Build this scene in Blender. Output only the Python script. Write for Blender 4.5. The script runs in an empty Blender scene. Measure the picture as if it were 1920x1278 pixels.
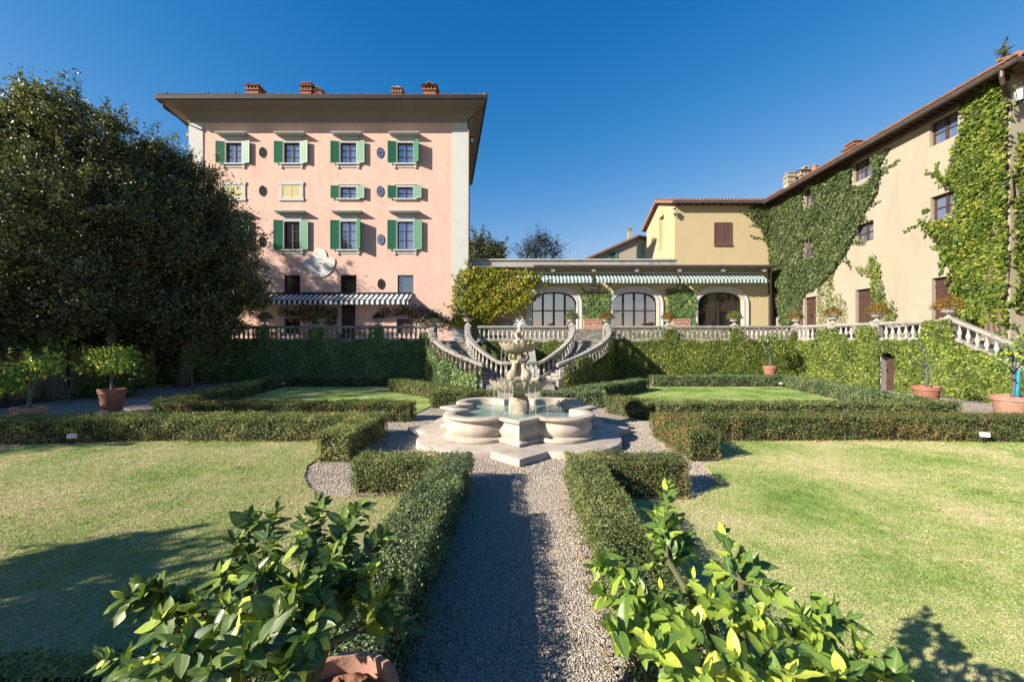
import bpy, bmesh, math, random
import numpy as np
from mathutils import Vector, Matrix
SC = bpy.context.scene
COL = SC.collection
RNG = np.random.default_rng(11)
random.seed(11)
PI = math.pi
FPX, CX, CY, CZ = 770.0, 972.0, 640.0, 2.5
def W(x, y, d):
    return (( x - CX) * d / FPX, d, CZ + (CY - y) * d / FPX)
def WX(x, d): return (x - CX) * d / FPX
def WZ(y, d): return CZ + (CY - y) * d / FPX

# ---------------------------------------------------------------- object bookkeeping
ORG = {}
def tag(o, label=None, cat=None, group=None, kind=None):
    if label: o['label'] = label
    if cat: o['category'] = cat
    if group: o['group'] = group
    if kind: o['kind'] = kind
    return o
def thing(name, label, cat, loc, group=None):
    o = bpy.data.objects.new(name, None)
    o.empty_display_size = .3
    COL.objects.link(o)
    o.location = loc
    ORG[o.name] = Vector(loc)
    return tag(o, label, cat, group)
def link(name, me, parent=None):
    o = bpy.data.objects.new(name, me)
    COL.objects.link(o)
    if parent is not None:
        org = ORG[parent.name]
        me.transform(Matrix.Translation(-org))
        o.parent = parent
        ORG[o.name] = org.copy()
    else:
        n = len(me.vertices)
        co = np.empty(n * 3, 'f'); me.vertices.foreach_get('co', co); co = co.reshape(-1, 3)
        mn, mx = co.min(0), co.max(0)
        org = Vector(((mn[0] + mx[0]) / 2, (mn[1] + mx[1]) / 2, mn[2]))
        me.transform(Matrix.Translation(-org))
        o.location = org
        ORG[o.name] = org
    return o
def kids(o): return [c for c in bpy.data.objects if c.parent == o]
def copy_tree(o, parent=None, tree=None):
    c = o.copy(); COL.objects.link(c)
    if parent is not None: c.parent = parent
    for ch in list(o.children): copy_tree(ch, c)
    return c
def dup(o, loc, label, rz=0.0, s=1.0, group=None):
    c = copy_tree(o)
    c.location = loc; c.rotation_euler = (0, 0, rz); c.scale = (s, s, s)
    c['label'] = label
    if group: c['group'] = group
    return c

class Fr:
    """a wall plane: u runs along it, o stands out of it, z is up"""
    def __init__(s, O, u, n):
        s.O = Vector(O); s.u = Vector(u).normalized(); s.n = Vector(n).normalized()
    def p(s, u, o, z):
        return s.O + s.u * u + s.n * o + Vector((0, 0, z))
FX = Fr((0, 0, 0), (1, 0, 0), (0, 1, 0))      # plain world axes

class MB:
    def __init__(s): s.v = []; s.f = []; s.m = []; s.cm = 0
    def add(s, vs, fs):
        b = len(s.v)
        s.v += [tuple(p) for p in vs]
        s.f += [tuple(i + b for i in f) for f in fs]
        s.m += [s.cm] * len(fs)
        return s
    def box(s, u0, u1, o0, o1, z0, z1, F=FX):
        P = F.p
        vs = [P(u0, o0, z0), P(u1, o0, z0), P(u1, o1, z0), P(u0, o1, z0), P(u0, o0, z1), P(u1, o0, z1), P(u1, o1, z1), P(u0, o1, z1)]
        return s.add(vs, [(0, 3, 2, 1), (4, 5, 6, 7), (0, 1, 5, 4), (1, 2, 6, 5), (2, 3, 7, 6), (3, 0, 4, 7)])
    def hexa(s, vs):
        return s.add(vs, [(0, 3, 2, 1), (4, 5, 6, 7), (0, 1, 5, 4), (1, 2, 6, 5), (2, 3, 7, 6), (3, 0, 4, 7)])
    def bar(s, a, b, w, h=None):
        """square bar from a to b"""
        a = Vector(a); b = Vector(b); h = h or w
        d = (b - a).normalized()
        up = Vector((0, 0, 1)) if abs(d.z) < .95 else Vector((0, 1, 0))
        r = d.cross(up).normalized() * (w / 2); t = r.cross(d).normalized() * (h / 2)
        return s.hexa([a - r - t, a + r - t, b + r - t, b - r - t, a - r + t, a + r + t, b + r + t, b - r + t])
    def prism(s, poly, z0, z1):
        n = len(poly)
        vs = [(p[0], p[1], z0) for p in poly] + [(p[0], p[1], z1) for p in poly]
        fs = [tuple(range(n))[::-1], tuple(range(n, 2 * n))] + [(i, (i + 1) % n, n + (i + 1) % n, n + i) for i in range(n)]
        return s.add(vs, fs)
    def prismf(s, F, poly, o0, o1):
        """polygon in (u,z) of a wall plane, from o0 to o1"""
        n = len(poly)
        vs = [F.p(u, o0, z) for u, z in poly] + [F.p(u, o1, z) for u, z in poly]
        fs = [tuple(range(n))[::-1], tuple(range(n, 2 * n))] + [(i, (i + 1) % n, n + (i + 1) % n, n + i) for i in range(n)]
        return s.add(vs, fs)
    def lathe(s, prof, seg=20, c=(0, 0, 0), caps=True, fn=None):
        vs, fs = [], []
        for k, (r, z) in enumerate(prof):
            for i in range(seg):
                a = 2 * PI * i / seg
                rr, zz = (r, z) if fn is None else fn(k, a, r, z)
                vs.append((c[0] + rr * math.cos(a), c[1] + rr * math.sin(a), c[2] + zz))
        for k in range(len(prof) - 1):
            for i in range(seg):
                j = (i + 1) % seg
                fs.append((k * seg + i, k * seg + j, (k + 1) * seg + j, (k + 1) * seg + i))
        if caps:
            fs.append(tuple(range(seg))[::-1]); fs.append(tuple((len(prof) - 1) * seg + i for i in range(seg)))
        return s.add(vs, fs)
    def tube(s, pts, r, seg=8, caps=True):
        pts = [Vector(p) for p in pts]; n = len(pts)
        rs = r if isinstance(r, (list, tuple)) else [r] * n
        vs, fs = [], []
        ref = None
        for k, p in enumerate(pts):
            d = (pts[min(k + 1, n - 1)] - pts[max(k - 1, 0)]).normalized()
            if ref is None:
                ref = d.cross(Vector((.3, .2, 1))).normalized() if abs(d.z) < .9 else d.cross(Vector((1, 0, 0))).normalized()
            ref = (ref - d * ref.dot(d)).normalized()
            b = d.cross(ref)
            for i in range(seg):
                a = 2 * PI * i / seg
                vs.append(p + (ref * math.cos(a) + b * math.sin(a)) * rs[k])
        for k in range(n - 1):
            for i in range(seg):
                j = (i + 1) % seg
                fs.append((k * seg + i, k * seg + j, (k + 1) * seg + j, (k + 1) * seg + i))
        if caps:
            fs.append(tuple(range(seg))[::-1]); fs.append(tuple((n - 1) * seg + i for i in range(seg)))
        return s.add(vs, fs)
    def ball(s, c, r, seg=10, rings=6):
        prof = [(math.sin(PI * k / rings) * r, -math.cos(PI * k / rings) * r) for k in range(1, rings)]
        return s.lathe(prof, seg, c)
    def build(s, name, mat, parent=None, smooth=False, angle=None):
        me = bpy.data.meshes.new(name)
        me.from_pydata(s.v, [], s.f)
        for m in (mat if isinstance(mat, (list, tuple)) else [mat]): me.materials.append(m)
        if isinstance(mat, (list, tuple)):
            me.polygons.foreach_set('material_index', np.array(s.m, 'i'))
        if smooth:
            me.polygons.foreach_set('use_smooth', np.ones(len(s.f), bool))
            if angle: me.set_sharp_from_angle(angle=math.radians(angle))
        me.update()
        return link(name, me, parent)

def raw_mesh(name, verts, tris, mat, parent=None, smooth=False, nside=3):
    """fast numpy mesh: verts (n,3), faces (m,nside)"""
    me = bpy.data.meshes.new(name)
    nv, nf = len(verts), len(tris)
    me.vertices.add(nv); me.vertices.foreach_set('co', np.ascontiguousarray(verts, 'f').ravel())
    me.loops.add(nf * nside); me.loops.foreach_set('vertex_index', np.ascontiguousarray(tris, 'i').ravel())
    me.polygons.add(nf)
    me.polygons.foreach_set('loop_start', np.arange(0, nf * nside, nside, dtype='i'))
    me.polygons.foreach_set('loop_total', np.full(nf, nside, 'i'))
    if smooth: me.polygons.foreach_set('use_smooth', np.ones(nf, bool))
    me.materials.append(mat)
    me.update(calc_edges=True)
    return link(name, me, parent)

def unit(a): return a / np.maximum(np.linalg.norm(a, axis=1, keepdims=True), 1e-9)
def leaves(name, P, N, size, mat, parent=None, asp=.55, jit=.6, fold=.18, droop=0.0, A=None):
    """one mesh of many folded four-point leaves at P facing N"""
    n = len(P); P = np.asarray(P, float); N = np.asarray(N, float)
    nn = unit(N + jit * RNG.normal(size=(n, 3)))
    if A is None: A = RNG.normal(size=(n, 3))
    A = A + np.array([0, 0, -droop])
    a = unit(A - nn * (A * nn).sum(1, keepdims=True))
    b = np.cross(nn, a)
    s = (size * RNG.uniform(.65, 1.3, n))[:, None] if np.isscalar(size) else np.asarray(size)[:, None]
    V = np.stack([P - a * s * .5, P + b * s * asp * .5 + nn * s * fold - a * s * .08, P + a * s * .5, P - b * s * asp * .5 + nn * s * fold - a * s * .08], 1).reshape(-1, 3)
    base = np.arange(n)[:, None] * 4
    T = np.concatenate([base + np.array([[0, 2, 1]]), base + np.array([[0, 3, 2]])], 1).reshape(-1, 3)
    return raw_mesh(name, V, T, mat, parent)

def inpoly(x, y, poly):
    c = np.zeros(len(x), bool); n = len(poly); j = n - 1
    for i in range(n):
        xi, yi = poly[i]; xj, yj = poly[j]
        c ^= ((yi > y) != (yj > y)) & (x < (xj - xi) * (y - yi) / (yj - yi + 1e-12) + xi)
        j = i
    return c
def poly_points(poly, n):
    p = np.array(poly); mn, mx = p.min(0), p.max(0)
    out = np.zeros((0, 2))
    while len(out) < n:
        q = RNG.uniform(mn, mx, (n * 2, 2))
        out = np.concatenate([out, q[inpoly(q[:, 0], q[:, 1], poly)]])
    return out[:n]
def poly_area(poly):
    p = np.array(poly); x, y = p[:, 0], p[:, 1]
    return abs(np.dot(x, np.roll(y, 1)) - np.dot(y, np.roll(x, 1))) / 2
def lump(x, y, s=1.0, k=0.0):
    return (np.sin(x * 2.1 / s + k) * np.sin(y * 2.7 / s + 1.3 + k) + .6 * np.sin(x * 5.3 / s + 2 + k) * np.cos(y * 4.6 / s + k) + .4 * np.sin(x * 9.1 / s + y * 8 / s + k)) / 2

# ---------------------------------------------------------------- materials
def nodes(name):
    m = bpy.data.materials.new(name); m.use_nodes = True
    nt = m.node_tree; nt.nodes.clear()
    out = nt.nodes.new('ShaderNodeOutputMaterial')
    return m, nt, out
def N(nt, t, **kw):
    n = nt.nodes.new(t)
    for k, v in kw.items():
        if k.startswith('i_'): n.inputs[k[2:]].default_value = v
        else: setattr(n, k, v)
    return n
def c4(c): return (c[0], c[1], c[2], 1.0)
def ramp(nt, stops, interp='LINEAR'):
    r = nt.nodes.new('ShaderNodeValToRGB'); cr = r.color_ramp; cr.interpolation = interp
    while len(cr.elements) < len(stops): cr.elements.new(.5)
    for e, (p, c) in zip(cr.elements, stops):
        e.position = p; e.color = c4(c)
    return r
ALB = .80          # all paints and stones sit this much below their first estimate, the exposure above it
def sc3(c, k=None): return tuple(q * (ALB if k is None else k) for q in c)
def mat(name, col, rough=.8, var=.15, scale=2.0, bump=.15, bscale=40, spec=.35, col2=None, c2lo=.5, c2hi=.75, c2scale=1.0, metallic=0, stretch=(1, 1, 1), detail=6):
    col = sc3(col); col2 = sc3(col2) if col2 else None
    m, nt, out = nodes(name); L = nt.links
    geo = N(nt, 'ShaderNodeNewGeometry')
    mp = N(nt, 'ShaderNodeMapping'); mp.inputs['Scale'].default_value = stretch
    L.new(geo.outputs['Position'], mp.inputs['Vector'])
    nz = N(nt, 'ShaderNodeTexNoise', i_Scale=scale, i_Detail=detail, i_Roughness=.65)
    L.new(mp.outputs[0], nz.inputs['Vector'])
    lo = tuple(max(0, c * (1 - var)) for c in col); hi = tuple(min(1, c * (1 + var)) for c in col)
    r = ramp(nt, [(.3, lo), (.7, hi)]); L.new(nz.outputs['Fac'], r.inputs[0])
    colout = r.outputs[0]
    if col2:
        n2 = N(nt, 'ShaderNodeTexNoise', i_Scale=c2scale, i_Detail=8.0, i_Roughness=.7)
        L.new(mp.outputs[0], n2.inputs['Vector'])
        r2 = ramp(nt, [(c2lo, (0, 0, 0)), (c2hi, (1, 1, 1))]); L.new(n2.outputs['Fac'], r2.inputs[0])
        mx = N(nt, 'ShaderNodeMix', data_type='RGBA'); L.new(r2.outputs[0], mx.inputs[0]); L.new(colout, mx.inputs[6]); mx.inputs[7].default_value = c4(col2)
        colout = mx.outputs[2]
    b = N(nt, 'ShaderNodeBsdfPrincipled', i_Roughness=rough, i_Metallic=metallic); b.inputs['Specular IOR Level'].default_value = spec
    L.new(colout, b.inputs['Base Color'])
    if bump:
        n3 = N(nt, 'ShaderNodeTexNoise', i_Scale=bscale, i_Detail=5.0); L.new(geo.outputs['Position'], n3.inputs['Vector'])
        bp = N(nt, 'ShaderNodeBump', i_Strength=bump, i_Distance=.02); L.new(n3.outputs['Fac'], bp.inputs['Height']); L.new(bp.outputs[0], b.inputs['Normal'])
    L.new(b.outputs[0], out.inputs[0])
    return m
BOXN = ('rusty_box_leaves', 'box_leaves', 'pale_box_leaves', 'bluish_box_leaves')
LEAFGAIN = {'greyish_ivy_leaves': 1.25, 'ivy_leaves': 2.0, 'holm_oak_leaves': 3.4, 'rusty_box_leaves': 2.7, 'box_leaves': 2.9, 'bluish_box_leaves': 2.9, 'pale_box_leaves': 2.6, 'lemon_leaves': 2.5, 'dark_lemon_leaves': 2.8, 'shade_lifted_ivy_leaves': 3.3, 'yellowing_creeper_leaves': 1.25, 'yellow_vine_leaves': 1.15, 'heather_leaves': 1.2, 'far_dark_tree_leaves': 1.2}
def leafmat(name, stops, rough=.45, trans=.3, tint=1.3, spec=.4):
    g_ = LEAFGAIN.get(name, 1.5) * ALB; rough = min(.65, rough + (-.04 if 'oak' in name else .08)); spec *= .75
    hue = (.88, 1.0, .9) if name in BOXN else ((1.22, 1.04, .75) if 'lemon' in name else (1, 1, 1))
    stops = [(p, tuple(min(.8, q * g_ * w_) for q, w_ in zip(c, hue))) for p, c in stops]
    m, nt, out = nodes(name); L = nt.links
    geo = N(nt, 'ShaderNodeNewGeometry')
    bx = name in BOXN
    nz = N(nt, 'ShaderNodeTexNoise', i_Scale=1.5 if bx else .9, i_Detail=3.0); L.new(geo.outputs['Position'], nz.inputs['Vector'])
    ma = N(nt, 'ShaderNodeMath', operation='MULTIPLY_ADD'); L.new(nz.outputs['Fac'], ma.inputs[0]); ma.inputs[1].default_value = 1.7 if bx else .9; ma.inputs[2].default_value = -.85 if bx else -.45
    ad = N(nt, 'ShaderNodeMath', operation='ADD', use_clamp=True); L.new(geo.outputs['Random Per Island'], ad.inputs[0]); L.new(ma.outputs[0], ad.inputs[1])
    r = ramp(nt, stops); L.new(ad.outputs[0], r.inputs[0])
    b = N(nt, 'ShaderNodeBsdfPrincipled', i_Roughness=rough); b.inputs['Specular IOR Level'].default_value = spec
    L.new(r.outputs[0], b.inputs['Base Color'])
    if 'lemon' in name:
        at = N(nt, 'ShaderNodeAttribute', attribute_name='rib'); pw = N(nt, 'ShaderNodeMath', operation='POWER'); L.new(at.outputs['Fac'], pw.inputs[0]); pw.inputs[1].default_value = 9.0
        hm = N(nt, 'ShaderNodeMath', operation='MULTIPLY'); L.new(pw.outputs[0], hm.inputs[0]); hm.inputs[1].default_value = .6
        mr = N(nt, 'ShaderNodeMix', data_type='RGBA'); L.new(hm.outputs[0], mr.inputs[0]); L.new(r.outputs[0], mr.inputs[6]); mr.inputs[7].default_value = (.30, .38, .12, 1)
        L.new(mr.outputs[2], b.inputs['Base Color'])
    t = N(nt, 'ShaderNodeBsdfTranslucent')
    mu = N(nt, 'ShaderNodeMix', data_type='RGBA', blend_type='MULTIPLY'); mu.inputs[0].default_value = 1; L.new(r.outputs[0], mu.inputs[6]); mu.inputs[7].default_value = (tint * 1.1, tint * 1.15, tint * .5, 1)
    L.new(mu.outputs[2], t.inputs[0])
    ms = N(nt, 'ShaderNodeMixShader'); ms.inputs[0].default_value = trans
    L.new(b.outputs[0], ms.inputs[1]); L.new(t.outputs[0], ms.inputs[2]); L.new(ms.outputs[0], out.inputs[0])
    return m
def glassmat(name, col, ior=2.0, rough=.03, wob=.02, metal=0.0):
    m, nt, out = nodes(name); L = nt.links
    b = N(nt, 'ShaderNodeBsdfPrincipled', i_Roughness=rough, i_IOR=ior); b.inputs['Base Color'].default_value = c4(col); b.inputs['Metallic'].default_value = metal
    geo = N(nt, 'ShaderNodeNewGeometry')
    nz = N(nt, 'ShaderNodeTexNoise', i_Scale=1.3, i_Detail=2.0); L.new(geo.outputs['Position'], nz.inputs['Vector'])
    bp = N(nt, 'ShaderNodeBump', i_Strength=wob, i_Distance=.3); L.new(nz.outputs['Fac'], bp.inputs['Height']); L.new(bp.outputs[0], b.inputs['Normal'])
    L.new(b.outputs[0], out.inputs[0])
    return m
def stripemat(name, ca, cb, freq, duty=.5, phase=0.0, rough=.85):
    """cloth woven in stripes across world X"""
    m, nt, out = nodes(name); L = nt.links
    geo = N(nt, 'ShaderNodeNewGeometry'); sp = N(nt, 'ShaderNodeSeparateXYZ'); L.new(geo.outputs['Position'], sp.inputs[0])
    ma = N(nt, 'ShaderNodeMath', operation='MULTIPLY_ADD'); L.new(sp.outputs[0], ma.inputs[0]); ma.inputs[1].default_value = freq; ma.inputs[2].default_value = 100 + phase
    fr = N(nt, 'ShaderNodeMath', operation='FRACT'); L.new(ma.outputs[0], fr.inputs[0])
    gt = N(nt, 'ShaderNodeMath', operation='GREATER_THAN'); L.new(fr.outputs[0], gt.inputs[0]); gt.inputs[1].default_value = duty
    mx = N(nt, 'ShaderNodeMix', data_type='RGBA'); L.new(gt.outputs[0], mx.inputs[0]); mx.inputs[6].default_value = c4(sc3(ca)); mx.inputs[7].default_value = c4(sc3(cb))
    b = N(nt, 'ShaderNodeBsdfPrincipled', i_Roughness=rough); L.new(mx.outputs[2], b.inputs['Base Color'])
    t = N(nt, 'ShaderNodeBsdfTranslucent'); L.new(mx.outputs[2], t.inputs[0])
    ms = N(nt, 'ShaderNodeMixShader'); ms.inputs[0].default_value = .2
    L.new(b.outputs[0], ms.inputs[1]); L.new(t.outputs[0], ms.inputs[2]); L.new(ms.outputs[0], out.inputs[0])
    return m

MT = {}
MT['pink'] = mat('pink_plaster', (0.71, 0.485, 0.4), .9, .05, .6, .12, 60, .2, col2=(0.62, 0.385, 0.305), c2lo=.47, c2hi=.78, c2scale=1.3, stretch=(1, 1, .35))
MT['trim'] = mat('grey_trim', (0.56, 0.565, 0.545), .85, .06, 1.5, .1, 50, .2)
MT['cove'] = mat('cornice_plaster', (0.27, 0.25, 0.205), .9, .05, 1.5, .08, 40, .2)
MT['white'] = mat('white_stone_trim', (0.52, 0.52, 0.5), .8, .08, 3, .1, 50, .25)
MT['yellow'] = mat('yellow_plaster', (0.51, 0.42, 0.25), .9, .05, .6, .12, 60, .2, col2=(0.43, 0.335, 0.19), c2lo=.5, c2hi=.85, c2scale=.6, stretch=(1, 1, .3))
MT['cream'] = mat('cream_plaster', (0.375, 0.335, 0.255), .9, .04, .5, .12, 60, .2, col2=(0.3, 0.255, 0.2), c2lo=.5, c2hi=.85, c2scale=1.1, stretch=(1, 1, .3))
MT['ochre'] = mat('ochre_plaster', (.42, .26, .12), .9, .25, 1.2, .3, 20, .2, col2=(.22, .15, .09), c2lo=.45, c2hi=.7)
MT['green'] = mat('green_shutter_paint', (0.025, 0.185, 0.095), .5, .08, 3, .05, 40, .4)
MT['sage'] = mat('pale_yellow_shutter_paint', (.62, .56, .30), .6, .06, 3, .05, 40, .3)
MT['archframe'] = mat('dark_brown_arch_frame', (.045, .020, .016), .5, .2, 4, .08, 30, .4)
MT['brown'] = mat('brown_wood', (0.07, 0.037, 0.03), .6, .25, 3, .15, 30, .3)
MT['shutter_brown'] = mat('brown_shutter_paint', (.13, .07, .06), .6, .15, 3, .1, 30, .3)
MT['darkframe'] = mat('dark_frame_paint', (.05, .028, .03), .5, .2, 4, .05, 30, .4)
MT['iron'] = mat('dark_iron', (.018, .016, .016), .55, .3, 5, .1, 30, .4)
MT['black'] = mat('interior_shade_black', (.010, .009, .009), .8, .2, 2, 0)  # near-black colour stands in for the shade of unlit depths
MT['copper'] = mat('weathered_copper', (.075, .055, .047), .5, .35, 2, .1, 20, .5)
MT['tile'] = mat('roof_tile', (0.27, 0.14, 0.092), .85, .35, 2.5, .3, 20, .2, col2=(.16, .13, .10), c2lo=.5, c2hi=.68, c2scale=1.4)
MT['brick'] = mat('chimney_brick', (.31, .155, .10), .85, .3, 5, .4, 15, .2, col2=(.2, .12, .09), c2lo=.55, c2hi=.7, c2scale=3)
MT['stone'] = mat('grey_stone', (0.34, 0.32, 0.29), .85, .18, 2.5, .3, 25, .25, col2=(.13, .13, .11), c2lo=.52, c2hi=.72, c2scale=3.2)
MT['stone_dark'] = mat('lichen_stone', (.33, .31, .28), .9, .25, 2.5, .35, 25, .25, col2=(.09, .09, .075), c2lo=.45, c2hi=.68, c2scale=2.6)
MT['urn'] = mat('urn_stone', (0.42, 0.4, 0.36), .85, .15, 4, .2, 30, .25, col2=(.22, .21, .18), c2lo=.55, c2hi=.75, c2scale=6)
MT['parapet'] = mat('parapet_plaster', (0.38, 0.38, 0.36), .9, .1, 1, .15, 30, .2, col2=(.16, .16, .15), c2lo=.54, c2hi=.7, c2scale=1.1, stretch=(1, 1, .15))
MT['marble'] = mat('fountain_stone', (0.52, 0.455, 0.38), .7, .10, 2.2, .2, 45, .3, col2=(0.36, 0.29, 0.225), c2lo=.47, c2hi=.72, c2scale=2.6, stretch=(1, 1, .45))
MT['carved'] = mat('carved_stone', (0.47, 0.41, 0.31), .8, .15, 4, .35, 35, .3, col2=(0.24, 0.19, 0.12), c2lo=.46, c2hi=.66, c2scale=5)
MT['terracotta'] = mat('terracotta', (0.37, 0.165, 0.112), .8, .12, 3, .15, 40, .25, col2=(.48, .27, .19), c2lo=.55, c2hi=.75, c2scale=3)
MT['terracotta_pale'] = mat('pale_terracotta', (.42, .235, .175), .85, .12, 3, .2, 40, .25, col2=(.58, .40, .32), c2lo=.5, c2hi=.75, c2scale=5)
MT['soil'] = mat('clay_soil', (.30, .15, .085), .95, .3, 14, 1.0, 22, .1)
MT['trunk'] = mat('bark', (0.17, 0.13, 0.095), .9, .35, 6, .8, 18, .15, stretch=(1, 1, .25))
MT['lemon_bark'] = mat('treated_lemon_bark', (.10, .125, .125), .8, .3, 8, .4, 30, .2)
MT['bluewrap'] = mat('blue_treated_stem', (.03, .28, .42), .7, .2, 8, .2, 30, .3)
MT['twig'] = mat('green_twig', (.10, .11, .05), .7, .3, 8, .2, 40, .3)
MT['hedgecore'] = mat('hedge_twigs_and_shade', (.045, .040, .024), .95, .5, 12, .8, 25, .1)  # twig brown kept dark so gaps between the leaves read as shade
MT['lemon'] = mat('lemon_skin', (.75, .52, .05), .45, .1, 10, .2, 60, .4)
MT['greenlemon'] = mat('unripe_lemon_skin', (.42, .45, .06), .45, .1, 10, .2, 60, .4)
MT['lampwhite'] = mat('lamp_housing', (.70, .70, .70), .5, .05, 4, 0)
MT['lampglass'] = glassmat('lamp_glass', (.55, .58, .60), 1.5, .1)
MT['glass'] = glassmat('window_glass', (.30, .36, .48), 1.8, .02, .02, .75)
MT['glass_dim'] = glassmat('dim_window_glass', (.012, .012, .013), 1.5, .06)
MT['glass_arch'] = glassmat('arch_window_glass', (.015, .018, .022), 4.2, .02)
MT['pigeon'] = mat('pigeon_feathers', (.06, .065, .08), .7, .3, 9, .1)
MT['awn_navy'] = stripemat('navy_striped_canvas', (.010, .034, .062), (.80, .82, .84), 2.5, .48)
MT['awn_teal'] = stripemat('teal_striped_canvas', (.045, .18, .19), (.76, .78, .76), 3.4, .5)
MT['sundial'] = mat('sundial_plaster', (0.68, 0.67, 0.64), .9, .05, 2, .1, 50, .2, col2=(0.6, 0.59, 0.56), c2lo=.5, c2hi=.8, c2scale=2.2)
MT['ironwire'] = MT['iron']
# foliage
MT['oak'] = leafmat('holm_oak_leaves', [(0, (.016, .019, .008)), (.5, (.042, .046, .018)), (.85, (.078, .082, .032)), (1, (.12, .115, .05))], .42, .22, 1.2, .5)
MT['ivy'] = leafmat('ivy_leaves', [(0, (.022, .036, .008)), (.5, (.056, .085, .013)), (.85, (.11, .138, .022)), (1, (.20, .21, .04))], .4, .25, 1.2, .45)
MT['ivy_shade_lift'] = leafmat('shade_lifted_ivy_leaves', [(0, (.018, .035, .012)), (.5, (.04, .07, .022)), (.85, (.075, .115, .035)), (1, (.13, .17, .06))], .42, .22, 1.2, .4)  # ivy copy with its colour raised to offset shade on the walls
MT['ivy_big'] = leafmat('greyish_ivy_leaves', [(0, (.026, .044, .013)), (.5, (.064, .098, .032)), (.85, (.115, .155, .055)), (1, (.19, .22, .09))], .45, .22, 1.1, .4)
MT['creeper'] = leafmat('yellowing_creeper_leaves', [(0, (.035, .06, .012)), (.45, (.085, .14, .02)), (.8, (.18, .235, .035)), (.97, (.26, .29, .045)), (1, (.36, .29, .05))], .45, .3, 1.2, .35)
MT['vine'] = leafmat('yellow_vine_leaves', [(0, (.06, .085, .012)), (.4, (.19, .22, .02)), (.8, (.42, .40, .035)), (1, (.5, .42, .06))], .5, .35, 1.2, .3)
MT['climber'] = leafmat('dark_climber_leaves', [(0, (.02, .022, .008)), (.5, (.045, .05, .015)), (.85, (.09, .085, .025)), (1, (.20, .15, .04))], .5, .25, 1.2, .35)
MT['box'] = leafmat('box_leaves', [(0, (.022, .030, .012)), (.45, (.058, .068, .026)), (.78, (.105, .110, .045)), (1, (.17, .145, .06))], .42, .28, 1.2, .45)
MT['box_blue'] = leafmat('bluish_box_leaves', [(0, (.022, .034, .018)), (.45, (.052, .070, .036)), (.78, (.095, .118, .06)), (1, (.15, .14, .065))], .4, .25, 1.1, .5)
MT['box_rust'] = leafmat('rusty_box_leaves', [(0, (.024, .034, .012)), (.4, (.055, .064, .024)), (.75, (.092, .10, .038)), (.92, (.125, .098, .042)), (1, (.20, .085, .032))], .45, .28, 1.1, .4)
MT['box_pale'] = leafmat('pale_box_leaves', [(0, (.030, .040, .016)), (.4, (.085, .098, .04)), (.75, (.17, .17, .075)), (1, (.27, .21, .09))], .45, .3, 1.1, .4)
MT['urnplant'] = leafmat('heather_leaves', [(0, (.05, .055, .012)), (.45, (.13, .12, .025)), (.75, (.30, .17, .03)), (1, (.46, .16, .03))], .6, .25, 1.1, .3)
MT['urngreen'] = leafmat('green_urn_leaves', [(0, (.03, .05, .012)), (.5, (.08, .11, .025)), (1, (.18, .19, .05))], .55, .25, 1.1, .3)
MT['citrus'] = leafmat('lemon_leaves', [(0, (.022, .055, .018)), (.4, (.05, .10, .026)), (.75, (.105, .175, .034)), (1, (.20, .27, .05))], .32, .28, 1.25, .5)
MT['citrus_dark'] = leafmat('dark_lemon_leaves', [(0, (.012, .030, .016)), (.5, (.032, .060, .020)), (.82, (.07, .11, .032)), (.95, (.13, .19, .04)), (1, (.24, .29, .06))], .3, .25, 1.25, .55)
MT['bgtree'] = leafmat('far_tree_leaves', [(0, (.03, .04, .02)), (.5, (.07, .08, .035)), (1, (.15, .15, .07))], .6, .2, 1.1, .3)
MT['baretree'] = leafmat('far_dark_tree_leaves', [(0, (.010, .012, .012)), (.6, (.022, .026, .022)), (1, (.05, .055, .04))], .6, .1, 1.0, .3)
# ================================================================ sky, sun, camera
w = bpy.data.worlds.new('World'); SC.world = w; w.use_nodes = True
nt = w.node_tree; nt.nodes.clear()
sky = nt.nodes.new('ShaderNodeTexSky'); sky.sky_type = 'NISHITA'; sky.sun_disc = False
SUNV = Vector((-1.9, -1.0, 1.08)).normalized()      # towards the sun
sky.sun_elevation = math.asin(SUNV.z); sky.sun_rotation = math.atan2(SUNV.x, SUNV.y)
sky.altitude = 300; sky.air_density = 1.0; sky.dust_density = .25; sky.ozone_density = 3.0
bg = nt.nodes.new('ShaderNodeBackground'); bg.inputs[1].default_value = .13
wo = nt.nodes.new('ShaderNodeOutputWorld')
EXPO = 1.27; KS = .13 * 2 ** .95; KO = .13 * 2 ** EXPO
def _m(op, a, b):
    n = nt.nodes.new('ShaderNodeMath'); n.operation = op
    for k, q in enumerate((a, b)):
        if isinstance(q, (int, float)): n.inputs[k].default_value = q
        else: nt.links.new(q, n.inputs[k])
    return n.outputs[0]
sp_ = nt.nodes.new('ShaderNodeSeparateColor'); nt.links.new(sky.outputs[0], sp_.inputs[0])
xr, xg, xb = [_m('MULTIPLY', sp_.outputs[k], KS) for k in range(3)]
cr_ = _m('DIVIDE', _m('MULTIPLY', _m('POWER', xr, 4.0), 15.0), _m('ADD', _m('MULTIPLY', _m('POWER', xr, 3.0), 17.0), 1.0))
cg_ = _m('MULTIPLY', _m('POWER', xg, 1.15), .62); cb_ = _m('MULTIPLY', _m('POWER', xb, .8), .74)
cc_ = nt.nodes.new('ShaderNodeCombineColor')
for k, (q, cap) in enumerate(((cr_, 1.7), (cg_, 1.25), (cb_, .95))):
    q = _m('DIVIDE', q, _m('POWER', _m('ADD', _m('POWER', _m('DIVIDE', q, cap), 4.0), 1.0), .25))
    nt.links.new(_m('DIVIDE', q, KO), cc_.inputs[k])
nt.links.new(cc_.outputs[0], bg.inputs[0]); nt.links.new(bg.outputs[0], wo.inputs[0])
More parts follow.
